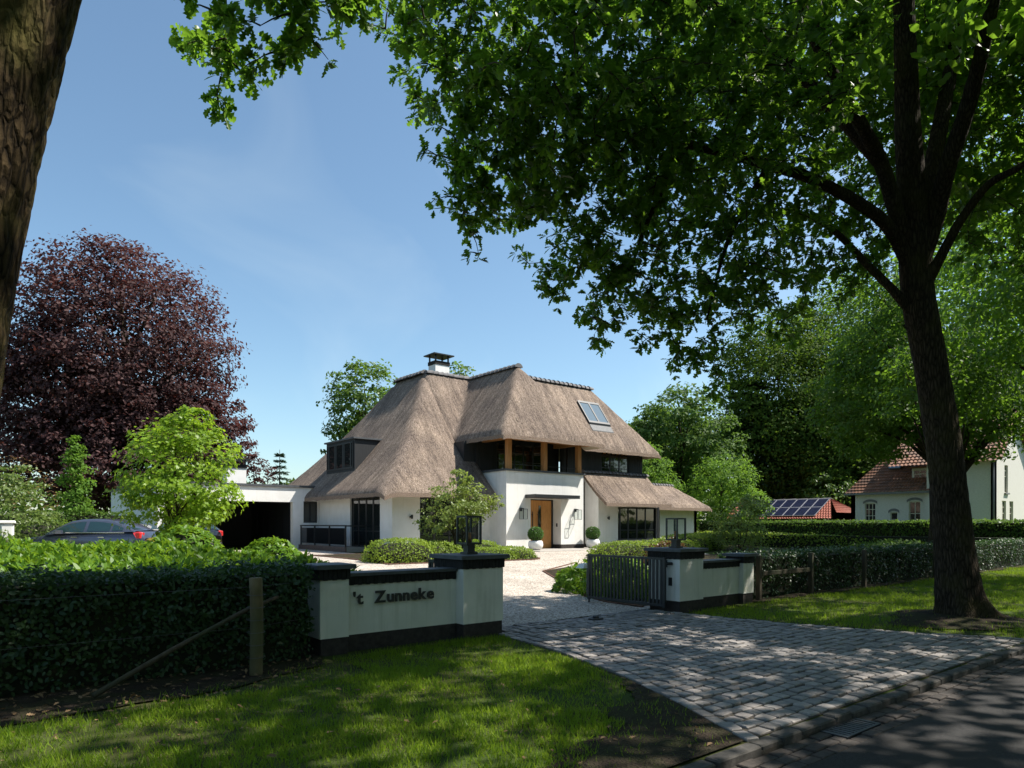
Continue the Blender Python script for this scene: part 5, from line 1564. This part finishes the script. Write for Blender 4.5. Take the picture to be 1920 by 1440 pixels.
tree('lime_tree', 'large rounded tree behind the right end of the thatch', (50.9,38.6), [(50.9,38.6,9.6,4.2,4.2,4.6),(49.0,40.5,8.0,3.3,3.3,3.6),(53.0,36.6,8.2,3.0,3.0,3.4)], 330, 42, .32, 'mid_leaf', .35, rc=.18, lo=.6, tmpl=T_OVAL)
tree('birch_tree', 'fresh green feathery tree by the low far wing ridge', (40.4,34.0), [(40.4,34.0,5.3,2.2,2.2,2.6),(41.6,33.4,3.6,2.2,2.2,1.9)], 200, 38, .24, 'fresh_leaf', .14, rc=.2, lo=.5, tmpl=T_LANCE, droop=.35)
tree('birch_tree', 'fresh green feathery tree between the far wing and the solar barn', (45.2,30.5), [(45.2,30.5,4.7,2.7,2.7,2.4),(46.0,29.6,3.0,2.6,2.6,1.8)], 230, 38, .24, 'fresh_leaf', .14, rc=.2, lo=.5, tmpl=T_LANCE, droop=.35)
DK = ((71,40.5,25,6.5,'tall dark woodland tree rising over the solar barn'),(80,38,29,7.5,'tallest dark woodland tree between barn and neighbour roof'),(87,34,28,7.5,'tall dark woodland tree over the neighbour roof hip'),(75,36,17,6.5,'broad dark woodland tree behind the barn'),(88,40,18,7.5,'farthest dark woodland tree behind the neighbour'),(66,52,15,6,'dark woodland tree left of the conifers'),(80,22,19,7,'dark woodland tree far behind the neighbour gable'))
for (x, y, h, r, lab) in DK:
    z0 = 3.4 if x < 55 else 2.0
    tree('dark_tree', lab, (x, y), [(x,y,z0+(h-z0)*.55,r,r,(h-z0)*.5),(x-1.5,y+2,z0+(h-z0)*.3,r*.7,r*.7,(h-z0)*.3)], 700, 70, .33, 'dark_leaf' if x > 55 else 'oak_leaf_shade', .35, 'dark trees on the right', rc=.2, lo=.5, tmpl=T_OVAL)
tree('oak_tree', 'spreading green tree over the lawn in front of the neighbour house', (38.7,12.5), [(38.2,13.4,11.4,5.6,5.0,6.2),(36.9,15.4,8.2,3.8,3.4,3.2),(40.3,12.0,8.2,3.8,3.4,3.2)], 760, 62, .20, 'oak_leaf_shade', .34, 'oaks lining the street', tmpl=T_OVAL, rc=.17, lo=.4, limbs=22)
tree('hazel_shrub', 'sunlit light green bush behind the barn roof', (69,33.5), [(69,33.5,4.2,3.2,3.2,2.8),(72,31,4,2.6,2.6,2.2)], 120, 34, .34, 'ash_leaf', .12, cat='shrub', rc=.22, tmpl=T_OVAL)
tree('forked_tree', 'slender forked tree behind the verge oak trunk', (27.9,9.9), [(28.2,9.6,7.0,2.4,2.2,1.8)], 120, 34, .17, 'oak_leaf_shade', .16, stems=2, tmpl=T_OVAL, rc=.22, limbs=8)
# far wood closing the horizon
nW = 30000
ang = RNG.uniform(math.radians(-5), math.radians(125), nW); dist_ = RNG.uniform(130, 165, nW)
hh = 9+3.5*np.array([mnoise.noise((a*14, 0, 0)) for a in ang])
P = np.column_stack([dist_*np.cos(ang), dist_*np.sin(ang), RNG.uniform(0, 1, nW)**.8*hh])
o = put('far_wood', surf_leaves('far_wood', P, unit(np.column_stack([-np.cos(ang), -np.sin(ang), np.full(nW, .8)])), 1.0, T_OVAL, .8), 'dark_leaf')
tag(o, 'distant dark belt of woodland along the horizon', 'wood', kind='stuff')

# woodland added across the street, out of view, to block low sky light
nW = 9000
P = np.column_stack([RNG.uniform(-45, 75, nW), RNG.uniform(-20, -12, nW), RNG.uniform(0, 1, nW)**.8*12])
o = put('unseen_roadside_wood', surf_leaves('unseen_roadside_wood', P, np.tile([0,.7,.7], (nW,1)), 1.1, T_OVAL, .8), 'dark_leaf')
tag(o, 'unseen woodland edge added on the far side of the street', 'wood', kind='stuff')

# ------------------------------------------------------------------ neighbours
def tiled_slope(p00, p10, p01, p11, courses, cols, thick=.05):
    """pantile slope as real rolls and stepped courses between eave p00-p10 and ridge p01-p11"""
    p00, p10, p01, p11 = map(Vector, (p00, p10, p01, p11))
    V = []; F = []; nc = cols*4
    nrm = (p10-p00).cross(p01-p00).normalized()
    if nrm.z < 0: nrm = -nrm
    for j in range(courses):
        for e, lift in ((0, thick), (1, .0)):
            t_ = (j+e)/courses
            a = p00.lerp(p01, t_); b_ = p10.lerp(p11, t_)
            for i in range(nc+1):
                q = a.lerp(b_, i/nc) + nrm*(lift+.03*math.sin(i/4*2*math.pi))
                V.append(tuple(q))
        base = j*2*(nc+1)
        for i in range(nc): F.append((base+i, base+i+1, base+nc+2+i, base+nc+1+i))
        if j:
            pb = (j-1)*2*(nc+1)+nc+1
            for i in range(nc): F.append((pb+i, pb+i+1, base+i+1, base+i))
    return MB().add(V, F)
nb = thing('neighbour_house', 'white brick house with orange tiled roof beyond the boundary hedge', 'house', (50, 17, .3))
X = 48.5
# low range, seen from its long side
wall('wall', 'x', X, 17.3, 22.2, .2, 3.85, [(20.55,21.25,1.2,3.10),(19.15,19.6,1.3,2.45),(17.75,18.45,1.2,3.15)], -1, .3, 'white_brick', nb)
wall('wall', 'y', 22.2, X, 56, .2, 3.85, [], 1, .3, 'white_brick', nb)
slope = tiled_slope((X-.35,22.5,3.8),(X-.35,16.6,3.8),(X+3.6,19.6,8.0),(X+3.6,16.6,8.0),20,26).build('roof', 'roof_tile', nb)
tiled_slope((X+7.5,22.5,3.8),(X-.35,22.5,3.8),(X+3.6,19.6,8.0),(X+3.55,19.6,8.0),20,20).build('roof', 'roof_tile', nb)
MB().box(X-.42, X-.36, 16.6, 22.5, 3.68, 3.80).build('gutter', 'grey_trim', nb)
window('x', X, 20.55, 21.25, 1.2, 3.10, [.33,.67], [.55,.78], -1, nb, .08, .05, .02, frame='cream_frame')
window('x', X, 19.15, 19.6, 1.3, 2.45, [], [.6], -1, nb, .08, .05, .02, frame='cream_frame')
window('x', X, 17.75, 18.45, 1.2, 3.15, [.5], [.6], -1, nb, .08, .05, .02, frame='cream_frame')
def arch(y0, y1, z, lab='arch'):
    mb = MB(); c = (y0+y1)/2; w = (y1-y0)/2+.12; n = 8
    o_ = [(c+w*math.cos(math.pi*(.18+.64*k/n))/math.cos(math.pi*.18), z-.12+.34*math.sin(math.pi*(.18+.64*k/n))) for k in range(n+1)]
    i_ = [(a, b_-.16) for a, b_ in o_]
    V = [(X-.03, a, b_) for a, b_ in o_+i_] + [(X-.002, a, b_) for a, b_ in o_+i_]
    m = n+1; F = []
    for k in range(n):
        F += [(k, k+1, m+k+1, m+k), (k, 2*m+k, 2*m+k+1, k+1), (m+k, m+k+1, 3*m+k+1, 3*m+k)]
    mb.add(V, F); mb.build('window_arch', 'grey_trim', nb)
arch(20.55, 21.25, 3.15); arch(19.15, 19.6, 2.5); arch(17.75, 18.45, 3.2)
# small dormer and rooflight in the tiles
dn = MB().box(X+.5, X+2.2, 17.45, 18.45, 4.3, 5.35).build('dormer', 'white_brick', nb)
MB().add([(X+.35,17.3,5.35),(X+.35,18.6,5.35),(X+2.6,18.6,5.75),(X+2.6,17.3,5.75),(X+.35,17.3,5.45),(X+.35,18.6,5.45),(X+2.6,18.6,5.85),(X+2.6,17.3,5.85)],[(0,1,2,3),(7,6,5,4),(0,4,5,1),(3,2,6,7),(0,3,7,4),(1,5,6,2)]).build('dormer_roof', 'roof_tile', dn)
window('x', X+.5, 17.55, 18.35, 4.38, 5.25, [.5], [.33,.67], -1, dn, -.035, .05, .02, frame='cream_frame')
MB().add([(X+1.0,19.35,5.42),(X+1.0,20.1,5.42),(X+1.75,20.1,6.22),(X+1.75,19.35,6.22),(X+.92,19.35,5.5),(X+.92,20.1,5.5),(X+1.67,20.1,6.3),(X+1.67,19.35,6.3)],[(3,2,1,0),(4,5,6,7),(0,1,5,4),(1,2,6,5),(2,3,7,6),(3,0,4,7)]).build('rooflight', 'skylight_glass', nb)
# tall gabled wing
wall('wall', 'x', X-.25, 13.5, 17.3, .2, 5.7, [(15.1,17.0,1.2,3.1)], -1, .3, 'white_brick', nb)
window('x', X-.25, 15.1, 17.0, 1.2, 3.1, [.25,.5,.75], [.55,.8], -1, nb, .08, .05, .02, frame='cream_frame')
wall('wall', 'y', 13.497, X-.25, X+6, .2, 5.7, [(X+.75,X+1.5,1.2,3.1),(X+2.15,X+2.9,1.2,3.1),(X+1.2,X+1.85,3.6,5.3)], -1, .3, 'white_brick', nb)
for a, b_, z0, z1 in ((X+.75,X+1.5,1.2,3.1),(X+2.15,X+2.9,1.2,3.1),(X+1.2,X+1.85,3.6,5.3)):
    window('y', 13.497, a, b_, z0, z1, [.5] if z0 < 2 else [], [.6,.8], -1, nb, .08, .05, .02, frame='cream_frame')
    MB().box(a-.05, b_+.05, 13.40, 13.49, z0-.1, z0).build('window_sill', 'grey_trim', nb)
MB().add([(X-.25,13.5,5.701),(X+6,13.5,5.701),(X+2.9,13.5,8.6),(X-.25,13.8,5.701),(X+6,13.8,5.701),(X+2.9,13.8,8.6)],[(0,1,2),(5,4,3),(0,3,4,1),(1,4,5,2),(2,5,3,0)]).build('gable', 'white_brick', nb)
tiled_slope((X-.65,19.5,5.45),(X-.65,13.1,5.45),(X+2.9,19.5,8.75),(X+2.9,13.1,8.75),16,26).build('roof', 'roof_tile', nb)
tiled_slope((X+6.4,13.1,5.45),(X+6.4,19.5,5.45),(X+2.9,13.1,8.75),(X+2.9,19.5,8.75),16,26).build('roof', 'roof_tile', nb)
MB().tube([(X-.33,13.62,.3),(X-.33,13.62,5.4)], .05, 8).build('rain_pipe', 'grey_trim', nb)

# barn with solar panels
bn = thing('solar_barn', 'low barn with red tiles and two rows of solar panels', 'barn', (60, 32, .3))
MB().box(58.6, 64, 28.8, 38.5, .2, 2.3).build('wall', 'barn_wood', bn)
e0, r0 = (58.0, 2.15), (61.2, 3.95)
rt = tiled_slope((58.0,38.8,2.15),(58.0,28.2,2.15),(61.2,38.8,3.95),(61.2,29.8,3.95),12,44).build('roof', 'barn_tile', bn)
tiled_slope((58.9,28.2,2.65),(63.6,28.2,2.65),(61.15,29.8,3.95),(61.25,29.8,3.95),8,18).build('roof', 'barn_tile', bn)
tiled_slope((64.4,28.2,2.15),(64.4,38.8,2.15),(61.2,29.8,3.95),(61.2,38.8,3.95),12,44).build('roof', 'barn_tile', bn)
MB().add([(58.9,28.3,2.6),(63.6,28.3,2.6),(64.2,28.3,2.1),(58.2,28.3,2.1)],[(0,1,2,3),(3,2,1,0)]).build('gable', 'barn_wood', bn)
for k in range(8):
    put('ridge_tile', RT2, 'barn_tile', rt, (61.2, 29.8+k*1.1, 3.95), (0,0,math.pi/2)).scale = (3.8,1,1)
sd = Vector((3.2,0,1.8)).normalized(); sn = Vector((-1.8,0,3.2)).normalized()
for r in range(2):
    for c_ in range(8):
        o0 = Vector((58.0,37.9-c_*1.02,2.15))+sd*(.35+r*1.58)+sn*.14
        a, b_ = o0, o0+sd*1.52; w = Vector((0,-.97,0))
        q = [a, a+w, b_+w, b_]
        f = MB().add([tuple(t) for t in q]+[tuple(t-sn*.04) for t in q], [(0,1,2,3),(7,6,5,4),(0,4,5,1),(1,5,6,2),(2,6,7,3),(3,7,4,0)]).build('solar_panel', 'solar_frame', bn)
        i = [q[0]+sd*.03+w*.03, q[1]+sd*.03-w*.03, q[2]-sd*.03-w*.03, q[3]-sd*.03+w*.03]
        MB().add([tuple(t+sn*.004) for t in i], [(0,1,2,3)]).build('cell_face', 'solar', f)
